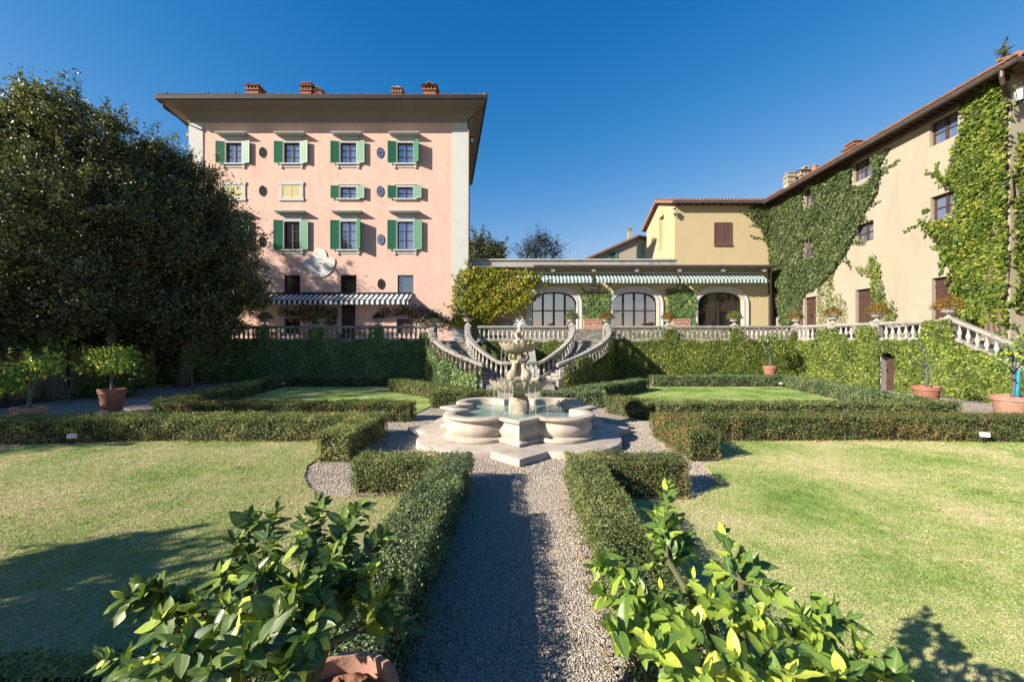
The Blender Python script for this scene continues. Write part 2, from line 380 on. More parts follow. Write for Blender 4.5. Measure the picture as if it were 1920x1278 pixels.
sl = bpy.data.lights.new('sun', 'SUN'); sl.energy = 5.0; sl.angle = math.radians(.5); sl.color = (1.0, .90, .76)
so = bpy.data.objects.new('sun', sl); COL.objects.link(so)
so.rotation_euler = (-SUNV).to_track_quat('-Z', 'Y').to_euler()
cam = bpy.data.cameras.new('camera'); cam.sensor_width = 36; cam.lens = FPX / 1920 * 36
cam.shift_x = -(CX - 960) / 1920; cam.shift_y = (CY - 639) / 1920
cam.clip_end = 2000; cam.clip_start = .05
co = bpy.data.objects.new('camera', cam); COL.objects.link(co)
co.location = (0, 0, CZ); co.rotation_euler = (PI / 2, 0, 0)
SC.camera = co
SC.view_settings.view_transform = 'Standard'; SC.view_settings.look = 'None'
SC.view_settings.exposure = EXPO; SC.view_settings.gamma = 1.0
SC.cycles.max_bounces = 8; SC.cycles.diffuse_bounces = 3; SC.cycles.glossy_bounces = 4; SC.cycles.transmission_bounces = 6; SC.cycles.transparent_max_bounces = 8
SC.cycles.use_denoising = True
SC.cycles.sample_clamp_indirect = 6

# ================================================================ ground
def lawn_nodes(name, blade):
    m, nt, out = nodes(name); L = nt.links
    geo = N(nt, 'ShaderNodeNewGeometry')
    n1 = N(nt, 'ShaderNodeTexNoise', i_Scale=.55, i_Detail=7.0, i_Roughness=.62); L.new(geo.outputs['Position'], n1.inputs['Vector'])
    n2 = N(nt, 'ShaderNodeTexNoise', i_Scale=5.0, i_Detail=6.0, i_Roughness=.7); L.new(geo.outputs['Position'], n2.inputs['Vector'])
    sp = N(nt, 'ShaderNodeSeparateXYZ'); L.new(geo.outputs['Position'], sp.inputs[0])
    # the two far lawns are greener than the near ones, which are worn and straw coloured
    dy = N(nt, 'ShaderNodeMapRange'); L.new(sp.outputs[1], dy.inputs[0]); dy.inputs[1].default_value = 10.5; dy.inputs[2].default_value = 12.5; dy.inputs[3].default_value = 0.0; dy.inputs[4].default_value = -.13
    a = N(nt, 'ShaderNodeMath', operation='MULTIPLY_ADD'); L.new(n2.outputs['Fac'], a.inputs[0]); a.inputs[1].default_value = .38; L.new(n1.outputs['Fac'], a.inputs[2])
    a2 = N(nt, 'ShaderNodeMath', operation='ADD'); ab = N(nt, 'ShaderNodeMath', operation='ADD'); L.new(a.outputs[0], ab.inputs[0]); ab.inputs[1].default_value = .085; L.new(ab.outputs[0], a2.inputs[0]); L.new(dy.outputs[0], a2.inputs[1])
    dx = N(nt, 'ShaderNodeMapRange'); L.new(sp.outputs[0], dx.inputs[0]); dx.inputs[1].default_value = -2.0; dx.inputs[2].default_value = 2.0; dx.inputs[3].default_value = .045; dx.inputs[4].default_value = .0
    a3 = N(nt, 'ShaderNodeMath', operation='ADD'); L.new(a2.outputs[0], a3.inputs[0]); L.new(dx.outputs[0], a3.inputs[1]); a2 = a3
    last = a2
    if blade:
        b_ = N(nt, 'ShaderNodeMath', operation='MULTIPLY_ADD'); L.new(geo.outputs['Random Per Island'], b_.inputs[0]); b_.inputs[1].default_value = .22; L.new(a2.outputs[0], b_.inputs[2]); last = b_
        off = .11
    else: off = 0
    r = ramp(nt, [(p_, sc3(c_)) for p_, c_ in ((.52 + off, (.15, .27, .055)), (.66 + off, (.31, .43, .11)), (.79 + off, (.48, .53, .20)), (.92 + off, (.66, .60, .33)))])
    L.new(last.outputs[0], r.inputs[0])
    b = N(nt, 'ShaderNodeBsdfPrincipled', i_Roughness=.75); b.inputs['Specular IOR Level'].default_value = .2
    L.new(r.outputs[0], b.inputs['Base Color'])
    if not blade:
        n3 = N(nt, 'ShaderNodeTexNoise', i_Scale=45.0, i_Detail=4.0); L.new(geo.outputs['Position'], n3.inputs['Vector'])
        bp = N(nt, 'ShaderNodeBump', i_Strength=.9, i_Distance=.03); L.new(n3.outputs['Fac'], bp.inputs['Height']); L.new(bp.outputs[0], b.inputs['Normal'])
        L.new(b.outputs[0], out.inputs[0])
    else:
        t = N(nt, 'ShaderNodeBsdfTranslucent'); L.new(r.outputs[0], t.inputs[0])
        ms = N(nt, 'ShaderNodeMixShader'); ms.inputs[0].default_value = .3
        L.new(b.outputs[0], ms.inputs[1]); L.new(t.outputs[0], ms.inputs[2]); L.new(ms.outputs[0], out.inputs[0])
    return m
MT['lawn'] = lawn_nodes('worn_lawn', False); MT['blade'] = lawn_nodes('grass_blades', True)

def gravel_nodes():
    m, nt, out = nodes('gravel'); L = nt.links
    geo = N(nt, 'ShaderNodeNewGeometry')
    v = N(nt, 'ShaderNodeTexVoronoi', i_Scale=42.0); L.new(geo.outputs['Position'], v.inputs['Vector'])
    sp = N(nt, 'ShaderNodeSeparateColor'); L.new(v.outputs['Color'], sp.inputs[0])
    r = ramp(nt, [(p_, sc3(c_)) for p_, c_ in ((0, (.22, .185, .145)), (.35, (.385, .33, .265)), (.75, (.53, .46, .38)), (1, (.68, .62, .53)))]); L.new(sp.outputs[0], r.inputs[0])
    n1 = N(nt, 'ShaderNodeTexNoise', i_Scale=.8, i_Detail=5.0); L.new(geo.outputs['Position'], n1.inputs['Vector'])
    r2 = ramp(nt, [(.35, (.82, .80, .78)), (.7, (1.05, 1.02, 1.0))]); L.new(n1.outputs['Fac'], r2.inputs[0])
    mu = N(nt, 'ShaderNodeMix', data_type='RGBA', blend_type='MULTIPLY'); mu.inputs[0].default_value = 1; L.new(r.outputs[0], mu.inputs[6]); L.new(r2.outputs[0], mu.inputs[7])
    b = N(nt, 'ShaderNodeBsdfPrincipled', i_Roughness=.85); b.inputs['Specular IOR Level'].default_value = .25
    L.new(mu.outputs[2], b.inputs['Base Color'])
    iv = N(nt, 'ShaderNodeMath', operation='SUBTRACT'); iv.inputs[0].default_value = 1; L.new(v.outputs['Distance'], iv.inputs[1])
    bp = N(nt, 'ShaderNodeBump', i_Strength=1.0, i_Distance=.02); L.new(iv.outputs[0], bp.inputs['Height']); L.new(bp.outputs[0], b.inputs['Normal'])
    L.new(b.outputs[0], out.inputs[0])
    return m
MT['gravel'] = gravel_nodes()
def pebble_nodes():
    m, nt, out = nodes('pebbles'); L = nt.links
    geo = N(nt, 'ShaderNodeNewGeometry')
    r = ramp(nt, [(p_, sc3(c_)) for p_, c_ in ((0, (.26, .22, .175)), (.3, (.435, .375, .305)), (.75, (.58, .505, .42)), (1, (.76, .69, .60)))]); L.new(geo.outputs['Random Per Island'], r.inputs[0])
    b = N(nt, 'ShaderNodeBsdfPrincipled', i_Roughness=.8); b.inputs['Specular IOR Level'].default_value = .3
    L.new(r.outputs[0], b.inputs['Base Color']); L.new(b.outputs[0], out.inputs[0])
    return m
MT['pebble'] = pebble_nodes()
MT['earth'] = mat('dry_earth', (.16, .13, .08), .95, .3, .4, .4, 8, .1, col2=(.09, .10, .04), c2lo=.45, c2hi=.6, c2scale=.3)
MT['leafsoil'] = mat('leaf_litter', (.11, .075, .045), .95, .45, 6, .8, 18, .1)

g = MB(); g.add([(-700, -300, -.03), (700, -300, -.03), (700, 1400, -.03), (-700, 1400, -.03)], [(0, 1, 2, 3)])
tag(g.build('ground', MT['earth']), kind='structure')
g = MB(); g.add([(-17.5, .2, 0), (22, .2, 0), (22, 25.9, 0), (-20.5, 25.9, 0)], [(0, 1, 2, 3)])
tag(g.build('gravel_path', MT['gravel']), kind='structure')

LFL = [(-1.34, 2.7), (-1.34, 6.6), (-2.72, 6.52), (-3.1, 6.62), (-3.55, 6.95), (-3.95, 7.55), (-4.22, 8.2), (-4.28, 9.2), (-4.2, 10.1), (-9, 10.22), (-12.4, 9.6), (-14.5, 8.8), (-14.5, 2.7)]
LFR = [(1.34, 1.6), (1.34, 6.45), (2.8, 6.45), (3.5, 7.2), (3.75, 8.3), (4.2, 8.5), (4.25, 10.15), (9, 10.28), (14.5, 9.9), (17, 9.3), (17, 1.6)]
LBR = [(4.5, 13.3), (12.8, 13.3), (14.4, 22.45), (7.6, 22.45), (6.5, 21.2), (2.9, 17.3), (3.3, 15.3)]
LBL = [(-3.6, 13.6), (-11.2, 13.5), (-12.8, 22.45), (-7.4, 22.45), (-6.5, 20.9), (-2.8, 17.2), (-3.3, 16.2)]
def lawn(poly):
    n = len(poly); m = MB()
    m.prism(poly, -.02, .03)
    tag(m.build('lawn', MT['lawn']), kind='structure')
for p in (LFL, LFR, LBL, LBR): lawn(p)
def blades(poly, n, label, h=.016, wd=.0055):
    p = poly_points(poly, n)
    # nearer grass is set denser than far grass
    d = np.hypot(p[:, 0], p[:, 1]); keep = RNG.uniform(size=n) < np.clip(7.0 / np.maximum(d, 1), .12, 1) ** 1.2
    p = p[keep]; n = len(p); d = d[keep]
    ang = RNG.uniform(0, 2 * PI, n); sc = RNG.uniform(.6, 1.4, n) * (1 + .07 * d)
    wv = np.stack([np.cos(ang), np.sin(ang), np.zeros(n)], 1) * (wd * sc)[:, None]
    base = np.concatenate([p, np.full((n, 1), .028)], 1)
    tip = base + np.concatenate([RNG.normal(0, .026, (n, 2)), (h * RNG.uniform(.5, 1.2, n))[:, None]], 1)
    V = np.stack([base - wv, base + wv, tip], 1).reshape(-1, 3)
    o = raw_mesh('grass', V, np.arange(n * 3).reshape(-1, 3), MT['blade'])
    tag(o, label, 'grass', kind='stuff')
blades(LFL, 620000, 'short worn grass of the lawn in front on the left')
blades(LFR, 620000, 'short worn grass of the lawn in front on the right')
blades(LBL, 90000, 'shaded short grass of the far lawn under the dark trees')
blades(LBR, 90000, 'green short grass of the far lawn below the ivy wall')

def tufts(poly, n, label):
    p = poly_points(poly, n); p = p[RNG.uniform(size=n) < np.clip(4.2 / p[:, 1], .1, 1) ** 2]; n = len(p)
    ang = RNG.uniform(0, 2 * PI, n); base = np.concatenate([p, np.full((n, 1), .026)], 1)
    wv = np.stack([np.cos(ang), np.sin(ang), np.zeros(n)], 1) * .0022
    tip = base + np.concatenate([RNG.normal(0, .016, (n, 2)), RNG.uniform(.02, .05, (n, 1))], 1)
    tag(raw_mesh('grass', np.stack([base - wv, base + wv, tip], 1).reshape(-1, 3), np.arange(n * 3).reshape(-1, 3), MT['blade']), label, 'grass', kind='stuff')
tufts(LFL, 90000, 'longer grass blades standing up in the near left lawn')
tufts(LFR, 110000, 'longer grass blades standing up in the near right lawn')
def pebbles(n, fn, label, r=.011):
    p = fn(n); n = len(p)
    o6 = np.array([(1, 0, 0), (-1, 0, 0), (0, 1, 0), (0, -1, 0), (0, 0, 1), (0, 0, -1)], float)
    f8 = np.array([(0, 2, 4), (2, 1, 4), (1, 3, 4), (3, 0, 4), (2, 0, 5), (1, 2, 5), (3, 1, 5), (0, 3, 5)])
    ang = RNG.uniform(0, 2 * PI, n); c, s_ = np.cos(ang), np.sin(ang)
    sx, sy, sz = RNG.uniform(.6, 1.7, n), RNG.uniform(.5, 1.2, n), RNG.uniform(.4, .9, n)
    q = o6[None] * np.stack([sx, sy, sz], 1)[:, None, :] * r + RNG.normal(0, r * .18, (n, 6, 3))
    x = q[:, :, 0] * c[:, None] - q[:, :, 1] * s_[:, None]; y = q[:, :, 0] * s_[:, None] + q[:, :, 1] * c[:, None]
    q[:, :, 0] = x; q[:, :, 1] = y
    tl = RNG.normal(0, .35, n)[:, None]; q[:, :, 2] += q[:, :, 0] * tl
    q += np.concatenate([p, RNG.uniform(.0, r, (n, 1))], 1)[:, None, :]
    T = (np.arange(n)[:, None, None] * 6 + f8[None]).reshape(-1, 3)
    tag(raw_mesh('gravel', q.reshape(-1, 3), T, MT['pebble']), label, 'gravel', kind='stuff')
def near_path(n):
    y = 2.2 + 5.4 * RNG.uniform(size=n) ** 1.3
    return np.stack([RNG.uniform(-.86, .86, n), y], 1)
def round_fountain(n):
    q = np.stack([RNG.uniform(-4.6, 4.6, n), RNG.uniform(7.2, 13, n)], 1)
    return q
pebbles(80000, near_path, 'loose pale pebbles on the path between the two near box hedges', .0085)
pebbles(95000, round_fountain, 'loose pale pebbles around the fountain plinth', .0115)

# ================================================================ hedges
def hedge(label, segs, h0, size, dens, m, group=None, cat='hedge', gap=.55, rough=.075):
    """segs: (x0,y0,x1,y1,width) runs of one clipped hedge"""
    t = thing('box_hedge', label, cat, (segs[0][0], segs[0][1], 0), group)
    core = MB(); PP, NN, MM = [], [], []
    for sg_ in segs:
        (x0, y0, x1, y1, wd) = sg_[:5]; sm_ = sg_[5] if len(sg_) > 5 else m; h = sg_[6] if len(sg_) > 6 else h0
        d = Vector((x1 - x0, y1 - y0, 0)); Ls = d.length; d.normalize(); nrm = Vector((-d.y, d.x, 0))
        F = Fr((x0, y0, 0), d, nrm)
        hw = wd / 2
        core.box(.07, Ls - .07, -hw + .09, hw - .09, .0, h - .10 + .002 * len(PP), F)
        areas = [Ls * wd, Ls * h, Ls * h, wd * h, wd * h]
        for k, A in enumerate(areas):
            n = int(A * dens * (1.25 if k == 0 else 1)); a = RNG.uniform(size=n); b = RNG.uniform(size=n)
            if k == 0: u, o, z, nn = a * Ls, (b - .5) * wd, np.full(n, h), (0, 0, 1)
            elif k == 1: u, o, z, nn = a * Ls, np.full(n, hw), b * h, (0, 1, 0)
            elif k == 2: u, o, z, nn = a * Ls, np.full(n, -hw), b * h, (0, -1, 0)
            elif k == 3: u, o, z, nn = np.zeros(n), (a - .5) * wd, b * h, (-1, 0, 0)
            else: u, o, z, nn = np.full(n, Ls), (a - .5) * wd, b * h, (1, 0, 0)
            wx = x0 + u * d.x + o * nrm.x; wy = y0 + u * d.y + o * nrm.y
            out = rough * lump(wx + wy * .3, z * 2 + wy - wx * .4, .55) - RNG.uniform(0, .10, n) ** 1.0 + RNG.exponential(.016, n) + np.where(RNG.uniform(size=n) < .012, RNG.uniform(.02, .10, n), 0)
            z = z + nn[2] * out; u = u + nn[0] * out; o = o + nn[1] * out
            # clipped faces draw in a little towards the foot, and thin out there
            ok = (RNG.uniform(size=n) < (.45 + .55 * np.clip(z / (h * .45), 0, 1)))
            wx = x0 + u * d.x + o * nrm.x; wy = y0 + u * d.y + o * nrm.y
            gl = lump(wx * 1.7, wy * 1.7 + z, .6, 2.0)
            ok &= ~((gl > .5) & (z < h * .7) & (RNG.uniform(size=n) < gap))
            MM.append(sm_); PP.append(np.stack([wx, wy, np.maximum(z, .015)], 1)[ok])
            nw = np.array([nn[0] * d.x + nn[1] * nrm.x, nn[0] * d.y + nn[1] * nrm.y, nn[2] + .25])
            NN.append(np.tile(nw, (ok.sum(), 1)))
    core.build('twigs', MT['hedgecore'], t)  # solid core; its dark colour paints the shade inside the hedge
    for q in sorted(set(MM), key=MM.index):
        sel = [i for i, z in enumerate(MM) if z == q]
        leaves('foliage', np.concatenate([PP[i] for i in sel]), np.concatenate([NN[i] for i in sel]), size, MT[q], t, .6, .7, .2)
    return t
G = 'clipped box hedges edging the lawns'
hedge('tall bluish box hedge on the left edge of the gravel path', [(-1.08, 5.3, -1.08, 7.25, .52), (-1.08, 1.5, -1.08, 5.35, .52, 'box_blue', .71), (-1.36, 6.98, -2.75, 6.98, .55, 'box_pale')], .56, .026, 5200, 'box_blue', G)
hedge('box hedge on the right edge of the gravel path, with a reddish brown return', [(1.08, 1.2, 1.08, 7.2, .54), (1.36, 6.85, 2.75, 6.85, .6, 'box_rust')], .58, .026, 5200, 'box', G)
hedge('low dark shaded box hedge at the bottom left corner of the near lawn', [(-1.36, 2.3, -7.5, 2.25, .7)], .52, .026, 4200, 'box', G)
hedge('long sunlit pale box hedge behind the near left lawn', [(-14.5, 10.0, -10, 10.62, .8), (-10, 10.62, -3.5, 10.62, .8), (-3.85, 10.2, -3.85, 8.45, .68)], .60, .036, 2600, 'box_pale', G, gap=.5)
hedge('long patchy rust coloured box hedge behind the near right lawn', [(3.5, 10.62, 10, 10.68, .7), (10, 10.68, 18, 9.9, .8), (3.86, 10.25, 3.86, 8.5, .66)], .62, .036, 2600, 'box_rust', G, gap=1.0)
hedge('brownish box hedge in front of the far left lawn, ending by the fountain', [(-11.3, 13.15, -3.35, 13.05, .75)], .58, .042, 1900, 'box_rust', G)
hedge('stepped green box hedge in front of the far right lawn, beside the fountain', [(4.3, 12.95, 13.6, 12.95, .72), (4.35, 13.0, 3.3, 14.6, .72)], .6, .042, 1900, 'box', G)
hedge('dark box hedge left of the fountain pedestal, running back to the left stair foot', [(-3.3, 15.75, -.85, 15.75, .7), (-2.0, 16.4, -6.2, 20.6, .7)], .62, .048, 1500, 'box', G)
hedge('box hedge right of the fountain, slanting back to the right stair foot', [(.85, 15.75, 3.3, 15.75, .7), (2.1, 16.4, 6.3, 20.9, .7)], .62, .048, 1500, 'box_blue', G)
hedge('shaded box hedge along the foot of the left ivy wall and the pot walk', [(-13.3, 22.9, -7.3, 22.9, .7), (-13.3, 22.9, -11.4, 13.2, .75)], .6, .05, 1300, 'box', G)
hedge('box hedge along the foot of the right ivy wall, bending forward', [(7.4, 22.9, 14.9, 22.9, .7), (14.9, 22.9, 13.3, 13.1, .75)], .6, .05, 1300, 'box_blue', G)
# fallen leaves drifting along the hedge feet and over the gravel
MT['deadleaf'] = leafmat('fallen_dry_leaves', [(0, (.07, .045, .02)), (.5, (.16, .10, .04)), (1, (.30, .20, .07))], .7, .1)
fl_ = []
for (x0, x1, y0, y1, n_) in ((-14, -4.1, 10.05, 10.32, 900), (4.2, 15, 10.1, 10.35, 900), (-.82, -.6, 2.2, 7, 120), (.62, .82, 2.2, 7, 120), (-4.5, 4.5, 7.3, 13, 260), (-13, -1.5, 3, 10, 130), (1.5, 14, 3, 10, 130), (-2.7, -1.4, 6.5, 6.68, 160), (1.4, 2.7, 6.4, 6.55, 160), (-3.5, -3.2, 8.4, 10.2, 120), (-14, -4, 11.2, 12.6, 150), (-18, -12, 11, 21, 300)):
    fl_.append(np.stack([RNG.uniform(x0, x1, n_), RNG.uniform(y0, y1, n_), np.full(n_, .042)], 1))
fl_ = np.concatenate(fl_)
tag(leaves('fallen_leaves', fl_, np.tile([0, 0, 1.0], (len(fl_), 1)), .045, MT['deadleaf'], None, .6, .3), 'dry brown leaves fallen along the hedge feet and on the gravel', 'leaf litter', kind='stuff')
for nm, (x0, x1, y0, y1) in {'soil_strip': (-12.5, -4.2, 10.16, 10.3)}.items():
    pass

# garden floodlights
def flood(loc, rz, label):
    t = thing('floodlight', label, 'floodlight', loc, 'small garden floodlights')
    m = MB(); m.box(-.07, .07, -.04, .04, .155, .25); m.box(-.085, .085, -.06, -.04, .145, .26); o = m.build('housing', MT['lampwhite']); 
    o.parent = t; o.location = (0, 0, .145)
    m = MB(); m.box(-.012, .012, -.012, .012, 0, .16); o = m.build('spike', MT['iron']); o.parent = t; o.location = (0, 0, 0)
    t.rotation_euler = (0, 0, rz)
flood((-10.75, 9.9, .03), .5, 'small white floodlight before the shaded end of the near left hedge')
flood((11.4, 10.05, .03), -.4, 'small pale floodlight at the foot of the near right hedge')
flood((14.25, 22.3, .03), .2, 'small white floodlight in the far corner of the far right lawn')
flood((-12.7, 22.2, .03), .2, 'small white floodlight in the dark corner of the far left lawn')

# ================================================================ fountain
FC = Vector((0.02, 11.2, 0))
def quat(T, c, r, delta=0.0, n=64):
    """outline of a square on its corner joined with four round lobes, pushed out by delta"""
    T = T + delta * 1.414; r = r + delta; d = c * 1.4142
    angs = sorted(set([2 * PI * i / (n * 4) for i in range(n * 4)]))
    pts = []
    for a in angs:
        rho = T / (abs(math.cos(a)) + abs(math.sin(a)))
        for k in range(4):
            dl = a - (PI / 4 + k * PI / 2); dl = (dl + PI) % (2 * PI) - PI
            q = r * r - (d * math.sin(dl)) ** 2
            if q > 0 and math.cos(dl) > 0: rho = max(rho, d * math.cos(dl) + math.sqrt(q))
        pts.append((rho * math.cos(a), rho * math.sin(a)))
    return pts
def loft(mb, rings, c, cap0=True, cap1=True):
    n = len(rings[0][0]); vs, fs = [], []
    for pts, z in rings: vs += [(c[0] + p[0], c[1] + p[1], c[2] + z) for p in pts]
    for k in range(len(rings) - 1):
        for i in range(n):
            j = (i + 1) % n; fs.append((k * n + i, k * n + j, (k + 1) * n + j, (k + 1) * n + i))
    if cap0: fs.append(tuple(range(n))[::-1])
    if cap1: fs.append(tuple((len(rings) - 1) * n + i for i in range(n)))
    return mb.add(vs, fs)
ft = thing('fountain', 'pale carved stone fountain with two scalloped bowls over a lobed basin', 'fountain', FC)
PQ = (3.05, 1.063, 1.437); BQ = (2.15, .985, .865)
m = MB(); loft(m, [(quat(*PQ, -.0), 0), (quat(*PQ, 0), .13), (quat(*PQ, -.015), .152), (quat(*PQ, -.04), .16)], FC); m.build('plinth', MT['marble'], ft, True, 35)
prof = [(-.02, .165), (.0, .18), (.0, .235), (-.04, .255), (-.10, .285), (-.075, .33), (-.045, .40), (-.045, .46), (-.075, .54), (-.11, .60), (-.10, .625), (-.04, .655), (.0, .672), (.012, .70), (.0, .73), (-.02, .738), (-.25, .738), (-.27, .725), (-.275, .55), (-.28, .20)]
m = MB(); loft(m, [(quat(*BQ, d), z) for d, z in prof], FC, False, False); m.build('basin', MT['marble'], ft, True, 40)
def water_mat(name, col, rough=.06, sc=6.0, st=.25):
    m, nt, out = nodes(name); L = nt.links
    geo = N(nt, 'ShaderNodeNewGeometry')
    n1 = N(nt, 'ShaderNodeTexNoise', i_Scale=sc, i_Detail=3.0); L.new(geo.outputs['Position'], n1.inputs['Vector'])
    n2 = N(nt, 'ShaderNodeTexNoise', i_Scale=1.6, i_Detail=3.0); L.new(geo.outputs['Position'], n2.inputs['Vector'])
    r = ramp(nt, [(.35, tuple(c * .75 for c in col)), (.7, tuple(min(1, c * 1.25) for c in col))]); L.new(n2.outputs['Fac'], r.inputs[0])
    b = N(nt, 'ShaderNodeBsdfPrincipled', i_Roughness=rough, i_IOR=1.33); L.new(r.outputs[0], b.inputs['Base Color'])
    bp = N(nt, 'ShaderNodeBump', i_Strength=st, i_Distance=.05); L.new(n1.outputs['Fac'], bp.inputs['Height']); L.new(bp.outputs[0], b.inputs['Normal'])
    L.new(b.outputs[0], out.inputs[0]); return m
MT['water'] = water_mat('milky_green_water', (.17, .27, .24))
m = MB(); loft(m, [(quat(*BQ, -.276), .56)], FC, False, True); m.build('water', MT['water'], ft)
# pedestal
m = MB()
def blocky(k, a, r, z):
    q = 1 / max(abs(math.cos(a)), abs(math.sin(a))) ** .45
    return r * q * (1 + .05 * math.sin(5 * a + k) + .03 * math.sin(11 * a + 2 * k)), z
m.lathe([(.27, .40), (.275, .60), (.29, .70), (.28, .82), (.27, .90), (.24, .97), (.16, 1.02), (.13, 1.05)], 40, FC, True, blocky)
m.lathe([(.13, 1.04), (.17, 1.06), (.17, 1.09), (.135, 1.11), (.135, 1.16), (.19, 1.19), (.21, 1.23), (.17, 1.25)], 28, FC)
m.build('pedestal', MT['carved'], ft, True, 50)
def shell_bowl(name, R, z0, z1, r0, flutes, lobes):
    m = MB(); prof = []
    for a_, b_ in ((.0, .0), (.36, .0), (.50, .015), (.60, .05), (.68, .12), (.76, .25), (.83, .40), (.89, .56), (.945, .74), (.985, .90), (1.0, 1.0)): prof.append((max(r0, R * a_), z0 + (z1 - z0) * b_))
    for v in (.985, .93, .75, .5, .2, .02):
        prof.append((R * v, z0 + (z1 - z0) * (.35 + .62 * v ** 3)))
    def fn(k, a, r, z):
        t = min(1, r / R)
        lb = abs(math.sin(a * lobes / 2)) ** .35
        fl = math.cos(a * flutes)
        q = r * (1 + t * (.11 * lb - .08) + t ** 2 * .042 * fl)
        zz = z + t ** 4 * (.030 * fl + .03 * lb - .02)
        return q, zz
    m.lathe(prof, 160, FC, True, fn)
    return m.build(name, MT['carved'], ft, True, 60)
lb = shell_bowl('lower_bowl', .80, 1.13, 1.46, .16, 28, 4)
ub = shell_bowl('upper_bowl', .555, 2.21, 2.46, .13, 24, 4)
m = MB(); m.lathe([(.05, 1.40), (.60, 1.40)], 48, FC, False);  m.build('bowl_water', MT['water'], ft)
def organic(name, caps, vox, mt, parent, smooth_it=2):
    """one continuous carved surface out of tapered limbs (voxel remesh)"""
    bm = bmesh.new()
    for (a, b, ra, rb) in caps:
        a, b = Vector(a), Vector(b); n = max(2, int((b - a).length / (min(ra, rb) * .45)) + 1)
        for i in range(n):
            t = i / (n - 1); p = a.lerp(b, t); r = ra + (rb - ra) * t
            bmesh.ops.create_icosphere(bm, subdivisions=2, radius=r, matrix=Matrix.Translation(p))
    me = bpy.data.meshes.new('tmp'); bm.to_mesh(me); bm.free()
    o = bpy.data.objects.new('tmp', me); COL.objects.link(o)
    md = o.modifiers.new('r', 'REMESH'); md.mode = 'VOXEL'; md.voxel_size = vox; md.use_smooth_shade = True
    s = o.modifiers.new('s', 'SMOOTH'); s.iterations = smooth_it; s.factor = .5
    dg = bpy.context.evaluated_depsgraph_get(); dg.update()
    me2 = bpy.data.meshes.new_from_object(o.evaluated_get(dg))
    bpy.data.objects.remove(o); bpy.data.meshes.remove(me)
    me2.name = name
    me2.materials.clear(); me2.materials.append(mt)
    return link(name, me2, parent)
def figure(ang):
    """a kneeling child with a coiled fish tail, back against the stem, arms raised to the upper bowl"""
    ca, sa = math.cos(ang), math.sin(ang)
    def P(o, t, z): return (FC.x + ca * o - sa * t, FC.y + sa * o + ca * t, z)
    caps = [
        (P(.20, 0, 1.50), P(.27, 0, 1.58), .15, .155),           # coil of the tail
        (P(.24, .10, 1.52), P(.12, .20, 1.50), .08, .06),
        (P(.12, .20, 1.50), P(.02, .26, 1.56), .06, .035),
        (P(.26, -.10, 1.52), P(.34, -.02, 1.50), .07, .05),
        (P(.24, 0, 1.64), P(.18, 0, 1.75), .115, .07),         # hips to waist
        (P(.18, 0, 1.75), P(.165, 0, 1.91), .066, .082),         # waist to chest
        (P(.15, .085, 1.95), P(.15, -.085, 1.95), .05, .05),    # shoulders
        (P(.16, 0, 1.97), P(.18, 0, 2.03), .035, .035),         # neck
        (P(.195, .0, 2.075), P(.205, 0, 2.095), .062, .062),    # head
        (P(.262, 0, 2.075), P(.266, 0, 2.07), .014, .012),      # nose
        (P(.15, .095, 1.95), P(.19, .18, 2.05), .038, .03),     # upper arms
        (P(.19, .18, 2.05), P(.17, .15, 2.21), .03, .024),
        (P(.15, -.095, 1.95), P(.22, -.17, 2.04), .038, .03),
        (P(.22, -.17, 2.04), P(.18, -.13, 2.2), .03, .024),
    ]
    organic('carved_figure', caps, .012, MT['carved'], ft, 2)
m = MB(); m.lathe([(.16, 1.44), (.14, 1.55), (.08, 1.7), (.055, 2.0), (.09, 2.16), (.15, 2.2), (.16, 2.27)], 20, FC); m.build('stem', MT['carved'], ft, True, 50)
for k in range(4): figure(-PI / 4 + k * PI / 2)
caps = [((FC.x, FC.y, 2.42), (FC.x, FC.y, 2.60), .12, .075), ((FC.x, FC.y, 2.6), (FC.x, FC.y, 2.72), .06, .085), ((FC.x, FC.y, 2.74), (FC.x, FC.y, 2.80), .10, .06)]
for k in range(5):
    a = k * 2 * PI / 5 + .5; c_, s_ = math.cos(a), math.sin(a)
    caps += [((FC.x + c_ * .10, FC.y + s_ * .10, 2.45), (FC.x + c_ * .13, FC.y + s_ * .13, 2.52), .05, .035), ((FC.x + c_ * .06, FC.y + s_ * .06, 2.64), (FC.x + c_ * .13, FC.y + s_ * .13, 2.70), .045, .03), ((FC.x + c_ * .13, FC.y + s_ * .13, 2.70), (FC.x + c_ * .15, FC.y + s_ * .15, 2.77), .03, .02)]
organic('finial', caps, .012, MT['carved'], ft, 1)
# running water: jets, threads and drops
def stream_mat():
    m, nt, out = nodes('running_water')
    b = N(nt, 'ShaderNodeBsdfPrincipled', i_Roughness=.15, i_IOR=1.33); b.inputs['Base Color'].default_value = (.85, .88, .90, 1); b.inputs['Alpha'].default_value = .4
    nt.links.new(b.outputs[0], out.inputs[0]); return m
MT['stream'] = stream_mat()
m = MB()
for k in range(26):                                           # the jet breaking up over the finial
    a = random.uniform(0, 2 * PI); sp_ = random.uniform(.03, .22); hh = random.uniform(.12, .36)
    pts = []
    for i in range(7):
        t = i / 6 * random.uniform(.6, 1.0); pts.append((FC.x + math.cos(a) * sp_ * t * 1.2 + .05 * t, FC.y + math.sin(a) * sp_ * t, 2.80 + hh * (1 - (1 - 1.7 * t) ** 2) * .9))
    m.tube(pts, [.012, .011, .010, .009, .008, .007, .004], 5)
for k in range(60):
    a = random.uniform(0, 2 * PI); q = random.uniform(.02, .26)
    m.ball((FC.x + math.cos(a) * q + .05, FC.y + math.sin(a) * q, 2.84 + random.uniform(0, .38) * (1 - q * 1.6)), random.uniform(.006, .014), 6, 4)
m.build('water_jet', MT['stream'], ft, True)
